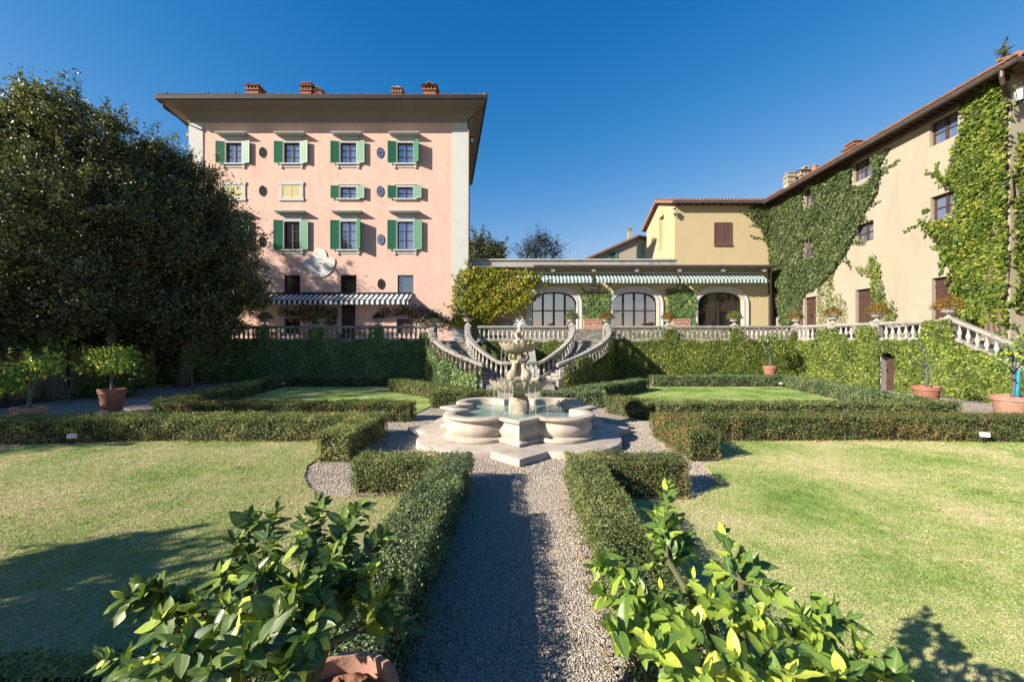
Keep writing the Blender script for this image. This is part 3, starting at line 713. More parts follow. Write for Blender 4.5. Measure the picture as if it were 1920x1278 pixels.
def thread(a, r, z0, z1, w=.006):
    m = MB(); pts = []
    for i in range(9):
        t = i / 8; pts.append((FC.x + math.cos(a) * (r + .05 * t) + random.uniform(-.004, .004), FC.y + math.sin(a) * (r + .05 * t) + random.uniform(-.004, .004), z0 + (z1 - z0) * t * t * .5 + (z1 - z0) * t * .5))
    m.tube(pts, [w * random.uniform(.5, 1.3) for _ in pts], 5)
    for i in range(6):
        t = random.uniform(.2, 1); m.ball((FC.x + math.cos(a) * (r + .05 * t) + random.uniform(-.02, .02), FC.y + math.sin(a) * (r + .05 * t), z0 + (z1 - z0) * t), random.uniform(.004, .009), 5, 4)
    m.build('water_thread', MT['stream'], ft, True)
for a in (-2.6, -2.5, -2.05, -1.9, -1.78, -1.25, -1.02, -.4, 1.2, 2.4): thread(a, .77, 1.43, .56, .0042)
for a in (-2.6, -2.3, .9): thread(a, .53, 2.43, 1.46, .0038)
# ================================================================ terrace and retaining walls
TZ, RZ = 2.55, 3.50          # walkway level, rail top
UZ = 3.40                    # upper terrace
WD = 26.0                    # front plane of the retaining wall
SX = .1                      # axis of the double stair
XL0, XL1 = -20.3, -5.45      # left wall
XR0, XR1 = 5.65, 17.56       # right wall
RO = Vector((XR1, WD, 0)); RU = Vector((.2, -1, 0)).normalized(); RN = Vector((-1, -.2, 0)).normalized()
FRET = Fr(RO, RU, RN)        # the wall that comes forward on the right; u grows towards the viewer
def rpt(u, o=0.0): p = FRET.p(u, o, 0); return (p.x, p.y)
U1 = 8.15                    # where the rail starts to go down
U2 = 12.9
m = MB()
m.prism([(-34, WD + .45), (XR1 + .3, WD + .45), (XR1 + .3, 70), (-34, 70)], -.02, TZ - .006)
e0, e1 = rpt(0, -.45), rpt(U1, -.45)
m.prism([(XR1 + .306, WD + .45), (e1[0], e1[1]), (40, e1[1]), (40, 70), (XR1 + .306, 70)], -.02, TZ - .004)
tag(m.build('terrace', MT['stone_dark']), kind='structure')
m = MB()
for k in range(6):
    m.box(-2.2, 19.4, 28.0 + k * .36, 28.0 + (k + 1) * .36 if k < 5 else 60, TZ - .004 + .0005, TZ + .1417 * (k + 1))
    m.box(-2.21, 19.4, 28.0 + k * .36 - .03, 28.0 + k * .36 + .02, TZ + .1417 * (k + 1) - .045, TZ + .1417 * (k + 1) + .003)
m.box(19.402, 30, 19.2, 60, TZ - .003, UZ - .003)
tag(m.build('terrace_steps', MT['stone_dark']), kind='structure')

def wall(name, label, build, mt, loc):
    t = thing(name, label, 'wall', loc)
    m = MB(); build(m); m.build('wall_body', mt, t)
    m = MB(); return t
def simple_wall(label, x0, x1, mt='stone_dark'):
    t = thing('retaining_wall', label, 'wall', ((x0 + x1) / 2, WD + .2, 0))
    m = MB(); m.box(x0, x1, WD, WD + .446, -.03, TZ - .1); m.build('wall_body', MT[mt], t)
    m = MB(); m.box(x0, x1, WD - .06, WD + .47, TZ - .1, TZ); m.build('coping', MT['stone'], t)
    return t
simple_wall('long retaining wall under the left balustrade, covered in dark ivy', XL0 - 8, XL1)
simple_wall('short retaining wall between the two stair flights, behind the fountain', XL1 + .002, XR0 - .002)
simple_wall('retaining wall under the right balustrade, covered in sunlit ivy', XR0, XR1 + .2)

# the wall coming forward on the right, with a little arched door
t = thing('retaining_wall', 'ivy covered retaining wall coming forward on the right, with a small arched door', 'wall', rpt(6, -.2) + (0,))
DU0, DU1 = 5.04, 5.86
def ztop(u): return TZ if u < U1 else TZ - (u - U1) * .56
m = MB()
def rwall(u0, u1, z0=-.03):
    p = [rpt(u0, 0), rpt(u1, 0), rpt(u1, -.44), rpt(u0, -.44)]
    za, zb = ztop(u0) - .1, ztop(u1) - .1
    m.hexa([(p[0][0], p[0][1], z0), (p[1][0], p[1][1], z0), (p[2][0], p[2][1], z0), (p[3][0], p[3][1], z0), (p[0][0], p[0][1], za), (p[1][0], p[1][1], zb), (p[2][0], p[2][1], zb), (p[3][0], p[3][1], za)])
rwall(.0, DU0); rwall(DU1, U1); rwall(U1, U2)
n_ = 10
for i in range(n_):
    ua, ub = DU0 + (DU1 - DU0) * i / n_, DU0 + (DU1 - DU0) * (i + 1) / n_
    um = (ua + ub) / 2; zz = 1.68 + .34 * math.sqrt(max(0, 1 - ((um - (DU0 + DU1) / 2) / ((DU1 - DU0) / 2)) ** 2))
    rwall(ua, ub, zz)
m.build('wall_body', MT['stone_dark'], t)
m = MB(); m.box(DU0 - .02, DU0 + .04, -.43, .005, 0, 1.75, FRET); m.build('door_jamb', MT['parapet'], t)
m = MB()
for i in range(5):
    a = DU0 + .04 + (DU1 - DU0 - .04) * i / 5; m.box(a + .004, a + (DU1 - DU0 - .04) / 5 - .004, -.40, -.34, .02, 1.72 if i in (0, 4) else 1.66, FRET)
m.box(DU0 + .04, DU1, -.336, -.31, .35, .45, FRET); m.box(DU0 + .04, DU1, -.336, -.31, 1.25, 1.35, FRET)
for i in range(6):
    a = DU0 + .1 + (DU1 - DU0 - .1) * i / 6; m.box(a, a + .025, -.38, -.36, 1.67, 2.0, FRET)
dr = m.build('door', MT['brown'], t)
m = MB(); m.box(DU0 + .1, DU0 + .13, -.31, -.27, .95, 1.1, FRET); m.build('handle', MT['iron'], dr)
m = MB(); m.box(DU0 - .05, DU1 + .05, -.445, -.42, 0, 2.1, FRET); m.build('door_shade_sheet', MT['black'], t)  # black sheet behind the door, its colour standing in for shade
# stair going down behind that wall
m = MB()
for k in range(15):
    u0 = U1 + .05 + k * .3; zt = TZ - .17 * (k + 1)
    if zt < .03: break
    m.box(u0, u0 + .3, -2.9, -.46, -.03 - .0005 * k, zt, FRET)
st = m.build('garden_steps', MT['stone_dark']); tag(st, 'stone garden steps going down behind the sloping rail on the right', 'steps')

# ================================================================ balustrades
BPROF = [(.075, 0), (.075, .04), (.055, .055), (.045, .09), (.06, .13), (.083, .20), (.088, .26), (.075, .33), (.05, .42), (.038, .50), (.036, .54), (.052, .555), (.052, .58), (.04, .59), (.07, .61), (.07, .64)]
mb_ = MB(); mb_.lathe(BPROF, 10); 
BME = bpy.data.meshes.new('baluster'); BME.from_pydata(mb_.v, [], mb_.f); BME.materials.append(MT['urn'])
BME.polygons.foreach_set('use_smooth', np.ones(len(mb_.f), bool)); BME.set_sharp_from_angle(angle=math.radians(40))
def baluster(parent, p, s=1.0, rz=0):
    o = bpy.data.objects.new('baluster', BME); COL.objects.link(o); o.parent = parent
    o.location = Vector(p) - ORG[parent.name]; o.scale = (1, 1, s); o.rotation_euler = (0, 0, rz)
    return o
def balustrade(label, a, b, piers, za=TZ, zb=TZ, step=.29, ends=True):
    """straight run a->b (x,y); piers = list of distances along it"""
    A = Vector((a[0], a[1], 0)); B = Vector((b[0], b[1], 0)); Ls = (B - A).length; d = (B - A).normalized()
    F = Fr(A, d, Vector((-d.y, d.x, 0)))
    t = thing('balustrade', label, 'balustrade', (A + B) / 2 + Vector((0, 0, min(za, zb))))
    zz = lambda u: za + (zb - za) * u / Ls
    def sl(m, u0, u1, hw, z0, z1):
        P = F.p
        m.hexa([P(u0, -hw, zz(u0) + z0), P(u1, -hw, zz(u1) + z0), P(u1, hw, zz(u1) + z0), P(u0, hw, zz(u0) + z0), P(u0, -hw, zz(u0) + z1), P(u1, -hw, zz(u1) + z1), P(u1, hw, zz(u1) + z1), P(u0, hw, zz(u0) + z1)])
    m = MB(); sl(m, 0, Ls, .13, .002, .14); m.build('base_course', MT['stone'], t)
    m = MB(); sl(m, 0, Ls, .12, .78, .83); sl(m, 0, Ls, .165, .83, .90); sl(m, 0, Ls, .145, .90, .95); m.build('handrail', MT['stone'], t)
    for u in piers:
        m = MB(); m.box(u - .2, u + .2, -.17, .17, zz(u) + .003, zz(u) + .832, F); m.build('pier', MT['stone'], t)
    n = int(Ls / step)
    for i in range(n):
        u = (i + .5) * Ls / n
        if any(abs(u - q) < .3 for q in piers): continue
        baluster(t, F.p(u, 0, zz(u) + .14))
    return t
BY = WD + .16
def px(x): return WX(x, BY)
PL = [497, 602, 709]
balustrade('long balustrade above the dark ivy wall, left of the stair, running under the trees', (XL0, BY), (XL1 - .35, BY), [px(x) - XL0 for x in [425] + PL])
balustrade('short balustrade between the two stair flights, right behind the fountain', (-2.6, BY), (3.0, BY), [])
PR = [1253, 1377, 1487]
balustrade('balustrade above the sunlit ivy wall, right of the stair', (XR0 + .35, BY), (XR1 + .1, BY), [px(x) - XR0 - .35 for x in PR])
ro = FRET.p(0, -.16, 0); r1 = FRET.p(U1 - .1, -.16, 0); r2 = FRET.p(U2, -.16, 0)
balustrade('balustrade coming forward on the right above the small arched door', (ro.x, ro.y), (r1.x, r1.y), [2.35, 4.75, U1 - .35])
balustrade('sloping balustrade going down beside the garden steps at the right edge', (r1.x, r1.y), (r2.x, r2.y), [], TZ, TZ - (U2 - U1) * .56, .30)

# ================================================================ double staircase
LZ = .45; TE = math.radians(70); RI, RO_ = 3.30, 5.5
st = thing('double_staircase', 'curved double stone staircase descending around the fountain niche to the garden', 'staircase', (SX, 23.5, 0))
NS = 14
def sector(m, r0, r1, a0, a1, z0, z1, sgn, n=3, sl=None):
    vs, fs = [], []
    for i in range(n + 1):
        a = a0 + (a1 - a0) * i / n
        zb, zt = (z0, z1) if sl is None else (sl(a) + z0, sl(a) + z1)
        for r in (r0, r1):
            x = SX + sgn * r * math.cos(a); y = WD - r * math.sin(a)
            vs += [(x, y, zb), (x, y, zt)]
    for i in range(n):
        b = i * 4; c = b + 4
        fs += [(b, c, c + 1, b + 1), (b + 2, b + 3, c + 3, c + 2), (b + 1, c + 1, c + 3, b + 3), (b, b + 2, c + 2, c)]
    fs += [(0, 1, 3, 2), (n * 4, n * 4 + 2, n * 4 + 3, n * 4 + 1)]
    m.add(vs, fs)
def zs(a): return TZ + (LZ - TZ) * min(1, max(0, a / TE))
for sgn in (-1, 1):
    m = MB()
    for k in range(NS):
        a0, a1 = TE * k / NS, TE * (k + 1) / NS
        sector(m, RI + .14, RO_ - .14, a0, a1, -.02, TZ + (LZ - TZ) * (k + 1) / NS, sgn, 2)
    m.build('flight', MT['stone_dark'], st)
    for r, nm in ((RI, 'inner'), (RO_, 'outer')):
        m = MB(); sector(m, r - .135, r + .135, 0, TE, -.02, .10, sgn, 16, lambda a: zs(a)) if False else None
        # string wall under the rail: bottom on the ground, top following the steps
        vs, fs = [], []
        n = 18; aend = TE if r > 4 else PI / 2
        for i in range(n + 1):
            a = aend * i / n
            for rr in (r - .135, r + .135):
                x = SX + sgn * rr * math.cos(a); y = WD - rr * math.sin(a)
                vs += [(x, y, -.025), (x, y, zs(a) + .12)]
        for i in range(n):
            b = i * 4; c = b + 4
            fs += [(b, c, c + 1, b + 1), (b + 2, b + 3, c + 3, c + 2), (b + 1, c + 1, c + 3, b + 3)]
        fs += [(0, 1, 3, 2), (n * 4, n * 4 + 2, n * 4 + 3, n * 4 + 1)]
        m = MB(); m.add(vs, fs); m.build('string_wall', MT['stone_dark'], st)
        m = MB(); sector(m, r - .12, r + .12, .0, aend, .76, .81, sgn, 24, zs); sector(m, r - .165, r + .165, .0, aend, .81, .885, sgn, 24, zs); sector(m, r - .14, r + .14, .0, aend, .885, .94, sgn, 24, zs)
        hr = m.build('handrail', MT['stone'], st)
        nb = int(r * aend / .30)
        for i in range(nb):
            a = aend * (i + .5) / nb
            if i == 0: continue
            baluster(st, (SX + sgn * r * math.cos(a), WD - r * math.sin(a), zs(a) + .12))
        m = MB(); x = SX + sgn * r; m.box(x - .2, x + .2, WD - .12, WD + .36, -.02 if r > 4 else .0, RZ - .005); m.build('newel', MT['stone'], st)
m = MB()
pts = [(SX + RO_ * .96 * math.cos(a), WD - RO_ * .96 * math.sin(a)) for a in np.linspace(TE, PI - TE, 9)] + [(SX + (RI + .13) * math.cos(a), WD - (RI + .13) * math.sin(a)) for a in np.linspace(PI - TE, TE, 9)]
m.prism(pts, -.02, LZ); 
for k in range(2): m.box(SX - 1.7, SX + 1.7, WD - RO_ * .96 - .35 * (k + 1) + .02 * k, WD - RO_ * .96 + .3, -.021 - .001 * k, LZ - .15 * (k + 1))
m.build('landing', MT['stone_dark'], st)
# rock buttress in the niche between the flights
m = MB()
b0 = [(.1, 23.95), (1.25, 23.95), (1.35, 25.99), (.0, 25.99)]; b1 = [(.42, 25.2), (.98, 25.2), (1.0, 25.99), (.40, 25.99)]
m.hexa([(p[0], p[1], -.02) for p in b0] + [(p[0], p[1], 2.12) for p in b1])
tag(m.build('stone_buttress', MT['parapet']), 'tapering grey stone buttress in the niche between the stair flights', 'buttress')

# ================================================================ urns
def make_urn(loc, label, mt, s=1.0, plant=True, flat=.5):
    t = thing('stone_urn', label, 'urn', loc, 'planted stone urns on the balustrade')
    m = MB(); m.box(loc[0] - .2, loc[0] + .2, loc[1] - .2, loc[1] + .2, loc[2], loc[2] + .06)
    m.lathe([(.17, .058), (.15, .09), (.09, .13), (.06, .17), (.065, .21), (.09, .235)], 20, loc); m.build('foot', MT['urn'], t, True, 35)
    m = MB()
    def gad(k, a, r, z): return (r * (1 + (.02 * math.cos(14 * a) if 1 <= k <= 4 else 0)), z)
    m.lathe([(.075, .225), (.17, .25), (.235, .29), (.26, .34), (.25, .385), (.265, .42), (.34, .445), (.345, .475), (.29, .48), (.26, .44)], 42, loc, True, gad); m.build('bowl', MT['urn'], t, True, 40)
    if plant:
        n = 1500; u = RNG.normal(size=(n, 3)); u = unit(u); u[:, 2] = np.abs(u[:, 2])
        r = RNG.uniform(.55, 1.05, n) ** .6
        rr = 1 + .18 * lump(u[:, 0] * 2, u[:, 1] * 2, .6, loc[0])
        P = u * np.array([.50 * s, .50 * s, flat * s]) * (r * rr)[:, None] + np.array([loc[0], loc[1], loc[2] + .44])
        leaves('plant', P, u + np.array([0, 0, .3]), .065, MT[mt], t, .45, .8)
    else:
        m = MB(); m.lathe([(.02, .452), (.26, .45)], 16, loc, False); m.build('soil', MT['soil'], t)
    return t
UY = BY
LU = 'grey stone urn '
make_urn((px(497), UY, RZ), LU + 'with a loose green plant, leftmost on the shaded balustrade', 'urngreen', .9)
make_urn((px(602), UY, RZ), LU + 'with a flat green plant, below the sundial on the left balustrade', 'urngreen', 1.0)
make_urn((px(709), UY, RZ), LU + 'with a small withered plant, right of the villa door', 'climber', .7)
make_urn((SX - RO_, WD + .12, RZ), LU + 'with a brownish plant at the left stair head, outer side', 'climber', .8)
make_urn((SX - RI, WD + .12, RZ), LU + 'with a sparse dry plant at the left stair head, inner side', 'climber', .6)
make_urn((SX + RI, WD + .12, RZ), LU + 'with yellow green plant in front of the first arched window', 'urngreen', .95)
make_urn((SX + RO_ + .02, WD + .12, RZ), LU + 'with orange green plant at the right stair head', 'urnplant', 1.0)
make_urn((px(1253), UY, RZ), LU + 'with yellowish plant between the second and third arches', 'urnplant', .9)
make_urn((px(1377), UY, RZ), LU + 'with greenish yellow plant in front of the third arched window', 'urngreen', 1.0)
make_urn((px(1493), UY, RZ), LU + 'with a reddish plant at the rail corner below the big ivy', 'urnplant', .85)
p = FRET.p(2.35, -.16, RZ); make_urn(tuple(p), LU + 'with a tall yellow brown plant before the wispy creeper', 'urnplant', .95, True, .62)
p = FRET.p(4.75, -.16, RZ); make_urn(tuple(p), LU + 'with a broad rusty plant before the brown door of the cream house', 'urnplant', 1.05)
p = FRET.p(U1 - .35, -.16, RZ); make_urn(tuple(p), LU + 'with the widest rusty plant, where the rail starts down the steps', 'urnplant', 1.15)

# ================================================================ ivy
def ivy(name, label, F, poly, size, dens, mt, thick=.16, holes=(), cat='ivy', asp=.8, up=.35, jit=.45, edge=0.0, hang=.6, k=0.0, tend=0, zmax=99):
    n = int(poly_area(poly) * dens)
    q = poly_points(poly, n)
    if holes:
        ok = np.ones(n, bool)
        for (a, b, c, d) in holes: ok &= ~((q[:, 0] > a) & (q[:, 0] < b) & (q[:, 1] > c) & (q[:, 1] < d))
        q = q[ok]; n = len(q)
    bul = .5 + .5 * lump(q[:, 0], q[:, 1], .8, k)
    o = thick * (.25 + .75 * bul) * RNG.uniform(.35, 1.0, n) ** .5 + .015
    q = q + RNG.normal(0, edge, q.shape)
    if tend:                                        # loose shoots straying past the edge
        pp = np.array(poly); cen = pp.mean(0); qs, os_ = [], []
        for _ in range(tend):
            i = RNG.integers(len(pp)); p = pp[i] + (pp[(i + 1) % len(pp)] - pp[i]) * RNG.uniform()
            d = p - cen; d = d / (np.linalg.norm(d) + 1e-6) + RNG.normal(0, .45, 2); d[1] += .25; d /= np.linalg.norm(d)
            L_ = RNG.uniform(.35, 1.3)
            for t_ in np.arange(0, L_, .055):
                d = d + RNG.normal(0, .10, 2); d /= np.linalg.norm(d); p = p + d * .055
                qs.append(p + RNG.normal(0, .045, 2)); os_.append(RNG.uniform(.02, .09))
        qs = np.array(qs); os_ = np.array(os_); ok = qs[:, 1] < zmax
        for (a, b, c, d) in holes: ok &= ~((qs[:, 0] > a) & (qs[:, 0] < b) & (qs[:, 1] > c) & (qs[:, 1] < d))
        q = np.concatenate([q, qs[ok]]); o = np.concatenate([o, os_[ok]]); n = len(q)
    O = np.array(F.O); u = np.array(F.u); nv = np.array(F.n)
    P = O + q[:, :1] * u + o[:, None] * nv + q[:, 1:2] * np.array([0, 0, 1])
    Nn = np.tile(nv + np.array([0, 0, up]), (n, 1))
    A = RNG.normal(size=(n, 3)) + np.array([0, 0, -hang * 1.5])
    ob = leaves(name, P, Nn, size, MT[mt], None, asp, jit, .12, 0, A)
    return tag(ob, label, cat)
def join_ivy(parts, label, cat='ivy', name='ivy'):
    """several leaf sheets of one plant joined into one mesh"""
    me0 = parts[0]
    bm = bmesh.new()
    for o in parts:
        me = o.data; me.transform(Matrix.Translation(o.location)); bm.from_mesh(me)
    me = bpy.data.meshes.new(name); bm.to_mesh(me); bm.free()
    for s in parts[0].data.materials: me.materials.append(s)
    for o in parts: bpy.data.objects.remove(o)
    return tag(link(name, me), label, cat)
FW = Fr((0, WD, 0), (1, 0, 0), (0, -1, 0))
def wavy_top(x0, x1, z, bumps, step=.15, amp=.06):
    """outline of wall ivy: flat foot, ragged top, square lobes climbing the piers"""
    pts = [(x1, 0), (x0, 0)]
    x = x0
    while x <= x1:
        zz = z + amp * math.sin(x * 3.1) + amp * random.uniform(-1, 1)
        for (c, hw, h) in bumps:
            if abs(x - c) < hw: zz = z + h + random.uniform(-.05, .05)
        pts.append((x, zz)); x += step
    return pts
ivy('ivy', 'dark green ivy clothing the long wall under the left balustrade', FW, wavy_top(XL0 - 7.5, XL1, 2.62, [(WX(x, WD), .46, .78) for x in (493, 597, 706)] + [(WX(795, WD), .25, .5)]), .11, 620, 'ivy_shade_lift', .17)
ivy('ivy', 'sunlit green ivy clothing the wall under the right balustrade', FW, wavy_top(XR0, XR1, 2.58, [(WX(1258, WD), .42, .72), (WX(1378, WD), .40, .72), (WX(1487, WD), .2, .6)]), .11, 640, 'ivy', .17, k=1.0)
ivy('ivy', 'ivy on the wall under the short middle balustrade, behind the fountain', FW, wavy_top(-2.95, 3.2, 2.52, []), .11, 560, 'ivy', .14, k=2.0)
pts = [(U2, 0), (0, 0)]; u = 0
while u < U2:
    zz = ztop(u) + .03 + random.uniform(-.06, .06)
    if 1.55 < u < 2.65: zz += .65
    if 2.65 < u < 3.3: zz += .35
    if 3.9 < u < 4.95: zz += .78
    if 6.9 < u < 8.05: zz += .86
    pts.append((u, zz)); u += .12
ivy('ivy', 'thick bright ivy around the small arched door in the wall on the right', FRET, pts, .12, 620, 'ivy', .22, [(DU0 + .05, DU1 - .04, -.1, 1.78), (DU0 + .2, DU1 - .18, 1.7, 1.95)], k=3.0)
def stair_ivy(sgn, label, mt, a0, a1, dens, top):
    n = int(dens); a = RNG.uniform(a0, a1, n); zt = TZ + (LZ - TZ) * np.clip(a / TE, 0, 1)
    z = RNG.uniform(0, 1, n) * (zt + top(a)); r = RO_ + .14 + RNG.uniform(.0, .2, n)
    P = np.stack([SX + sgn * r * np.cos(a), WD - r * np.sin(a), z], 1); Nn = np.stack([sgn * np.cos(a), -np.sin(a), np.full(n, .35)], 1)
    ok = RNG.uniform(size=n) < np.where(z > zt + .1, .8, 1.0) ; P, Nn = P[ok], Nn[ok]; n = len(P)
    return tag(leaves('ivy', P, Nn, .10, MT[mt], None, .8, .5, .12, 0, RNG.normal(size=(n, 3)) + np.array([0, 0, -.9])), label, 'ivy')
stair_ivy(-1, 'shaded ivy on the outer side of the left curved stair', 'ivy_shade_lift', .0, 1.18, 5200, lambda a: .15 + .25 * np.sin(a * 9) ** 2)
stair_ivy(1, 'ivy climbing the outer side and rail of the right curved stair', 'ivy', .0, 1.18, 5600, lambda a: .25 + .65 * np.clip(np.sin(a * 7 + .8), 0, 1))
def rail_climber(sgn, r, a0, a1, n, label, mt, h=.9, sz=.085):
    a = RNG.uniform(a0, a1, n); zt = TZ + (LZ - TZ) * np.clip(a / TE, 0, 1)
    cl = .5 + .5 * lump(a * 3, a * 0 + r, .5, sgn)
    z = zt + .1 + RNG.uniform(0, 1, n) * h * (.35 + .8 * cl); rr = r + RNG.normal(0, .13, n)
    P = np.stack([SX + sgn * rr * np.cos(a), WD - rr * np.sin(a), z], 1)
    return tag(leaves('climbing_rose', P, np.stack([sgn * np.cos(a), -np.sin(a), a * 0 + .3], 1), sz, MT[mt], None, .6, .8), label, 'climbing plant')
rail_climber(-1, RO_, .35, 1.22, 2900, 'dark climbing rose tangled over the outer rail of the left stair', 'climber', .95)
rail_climber(1, RO_, .02, .8, 1100, 'pale yellowish climbing rose on the outer rail of the right stair', 'creeper', 1.0)
rail_climber(1, RO_, .82, 1.2, 700, 'dark rose bush on the lower end of the right stair rail', 'climber', .95)
def thin_rail(x0, x1, label, mt, n):
    x = RNG.uniform(x0, x1, n); cl = .5 + .5 * lump(x, x * 0, .7, x0)
    z = TZ + .12 + RNG.uniform(0, 1, n) ** .8 * .75 * (.4 + .7 * cl)
    return tag(leaves('rail_creeper', np.stack([x, BY - .12 + RNG.normal(0, .07, n), z], 1), np.tile([0, -1, .3], (n, 1)), .065, MT[mt], None, .6, .7), label, 'climbing plant')
thin_rail(WX(510, BY), WX(585, BY), 'thin creeper threading the balusters under the leftmost green urn', 'climber', 700)
thin_rail(WX(612, BY), WX(690, BY), 'thin creeper threading the balusters below the villa door', 'climber', 800)
thin_rail(WX(720, BY), WX(800, BY), 'thin creeper on the balusters just left of the left stair head', 'ivy_shade_lift', 260)
thin_rail(WX(1160, BY), WX(1245, BY), 'pale rose creeper on the balusters just right of the right stair head', 'creeper', 700)
thin_rail(WX(1268, BY), WX(1365, BY), 'pale rose creeper on the balusters below the third arched window', 'creeper', 800)
# ================================================================ building helpers
def holed_wall(m, F, u0, u1, z0, z1, holes, rec=.2, o=0.0):
    """wall sheet with rectangular openings and their reveals"""
    us = sorted({u0, u1, *[h[0] for h in holes], *[h[1] for h in holes]}); zs_ = sorted({z0, z1, *[h[2] for h in holes], *[h[3] for h in holes]})
    for i in range(len(us) - 1):
        for j in range(len(zs_) - 1):
            uc, zc = (us[i] + us[i + 1]) / 2, (zs_[j] + zs_[j + 1]) / 2
            if any(h[0] < uc < h[1] and h[2] < zc < h[3] for h in holes): continue
            m.add([F.p(us[i], o, zs_[j]), F.p(us[i + 1], o, zs_[j]), F.p(us[i + 1], o, zs_[j + 1]), F.p(us[i], o, zs_[j + 1])], [(0, 1, 2, 3)])
    for (a, b, c, d) in holes:
        for (p, q) in (((a, c), (b, c)), ((b, c), (b, d)), ((b, d), (a, d)), ((a, d), (a, c))):
            m.add([F.p(p[0], o, p[1]), F.p(q[0], o, q[1]), F.p(q[0], o - rec, q[1]), F.p(p[0], o - rec, p[1])], [(0, 1, 2, 3)])
def window(parent, F, u0, u1, z0, z1, rec=.2, fm='darkframe', gm='glass', cols=2, rows=3, bw=.05, name='window'):
    m = MB(); o0, o1 = -rec - .03, -rec + .03
    m.box(u0, u0 + bw * 1.2, o0, o1, z0, z1, F); m.box(u1 - bw * 1.2, u1, o0, o1, z0, z1, F)
    m.box(u0 + bw * 1.2, u1 - bw * 1.2, o0, o1, z0, z0 + bw * 1.2, F); m.box(u0 + bw * 1.2, u1 - bw * 1.2, o0, o1, z1 - bw * 1.2, z1, F)
    for i in range(1, cols):
        u = u0 + (u1 - u0) * i / cols; k = bw * (.9 if (cols == 2 or i == cols // 2) else .5)
        m.box(u - k, u + k, o0 + .002, o1 + .012, z0 + bw * 1.2, z1 - bw * 1.2, F)
    for j in range(1, rows):
        z = z0 + (z1 - z0) * j / rows
        m.box(u0 + bw * 1.2, u1 - bw * 1.2, o0 + .01, o1 - .012, z - bw * .35, z + bw * .35, F)
    wd = m.build(name, MT[fm], parent)
    m = MB(); m.box(u0, u1, -rec - .06, -rec - .032, z0, z1, F); m.build('pane', MT[gm], wd)
    return wd
def shutter(parent, F, uh, z0, z1, wdt, side, ang, mt='green', o=.03):
    """louvred leaf hinged at uh; side -1 opens to the left; ang = degrees off the wall"""
    a = math.radians(ang); du = Vector(F.u) * (side * math.cos(a)) + Vector(F.n) * math.sin(a)
    S = Fr(F.p(uh, o, 0), du, Vector(F.n) * math.cos(a) - Vector(F.u) * (side * math.sin(a)))
    m = MB(); fw = .07
    m.box(0, fw, -.02, .02, z0, z1, S); m.box(wdt - fw, wdt, -.02, .02, z0, z1, S)
    m.box(fw, wdt - fw, -.02, .02, z0, z0 + fw * 1.1, S); m.box(fw, wdt - fw, -.02, .02, z1 - fw, z1, S)
    n = max(5, int((z1 - z0) / .085)); h = (z1 - z0 - 2 * fw) / n
    for i in range(n):
        z = z0 + fw + i * h; P = S.p
        m.hexa([P(fw, -.016, z + h * .55), P(wdt - fw, -.016, z + h * .55), P(wdt - fw, .016, z), P(fw, .016, z), P(fw, -.016, z + h * .95), P(wdt - fw, -.016, z + h * .95), P(wdt - fw, .016, z + h * .4), P(fw, .016, z + h * .4)])
    m.box(fw, wdt - fw, -.004, .003, z0 + fw, z1 - fw, S)
    return m.build('shutter', MT[mt], parent)
def barrels(m, p0, p1, dvec, step, r, Lb, rows=1, seg=5):
    """roof barrels: starts spread from p0 to p1, each running along dvec"""
    p0, p1 = Vector(p0), Vector(p1); d = Vector(dvec).normalized(); n = max(1, int((p1 - p0).length / step)); e = (p1 - p0).normalized()
    up = e.cross(d).normalized()
    if up.z < 0: up = -up
    for i in range(n + 1):
        c = p0 + (p1 - p0) * (i / n)
        for k in range(rows):
            jit = random.uniform(-.03, .03)
            b = c + d * (k * Lb * .88 + jit) + up * (.012 * (k % 2))
            vs, fs = [], []
            for s_ in range(seg + 1):
                a = PI * s_ / seg
                q = e * (math.cos(a) * r) + up * (math.sin(a) * r)
                vs += [b + q, b + d * Lb + q * .82]
            for s_ in range(seg): fs.append((s_ * 2, s_ * 2 + 1, s_ * 2 + 3, s_ * 2 + 2))
            fs.append(tuple(range(0, 2 * (seg + 1), 2)))
            m.add(vs, fs)
def lantern(loc, dirv, label, s=1.0, group='wall lanterns on the houses'):
    """lantern on a bracket; loc = point on the wall, dirv = out of the wall"""
    t = thing('wall_lantern', label, 'lantern', loc, group)
    d = Vector(dirv).normalized(); L0 = Vector(loc); c = L0 + d * .42 * s
    m = MB(); m.tube([L0, L0 + d * .2 * s + Vector((0, 0, -.06 * s)), c + Vector((0, 0, -.02 * s))], .018 * s, 6); m.box(-.05 * s, .05 * s, -.01, .02, -.1 * s, .1 * s, Fr(L0, (-d.y, d.x, 0), d)); m.build('bracket', MT['iron'], t)
    m = MB(); m.lathe([(.11 * s, 0), (.17 * s, .36 * s)], 6, c); m.build('glass', MT['lampglass'], t)
    m = MB(); m.lathe([(.20 * s, .36 * s), (.20 * s, .39 * s), (.12 * s, .47 * s), (.03 * s, .54 * s), (.015 * s, .6 * s)], 6, c); m.lathe([(.03 * s, -.12 * s), (.06 * s, -.06 * s), (.12 * s, -.02 * s), (.12 * s, 0)], 6, c)
    for i in range(6):
        a = PI / 3 * i; m.bar(c + Vector((math.cos(a) * .112 * s, math.sin(a) * .112 * s, 0)), c + Vector((math.cos(a) * .172 * s, math.sin(a) * .172 * s, .36 * s)), .014 * s)
    m.build('lantern_frame', MT['iron'], t)
    return t
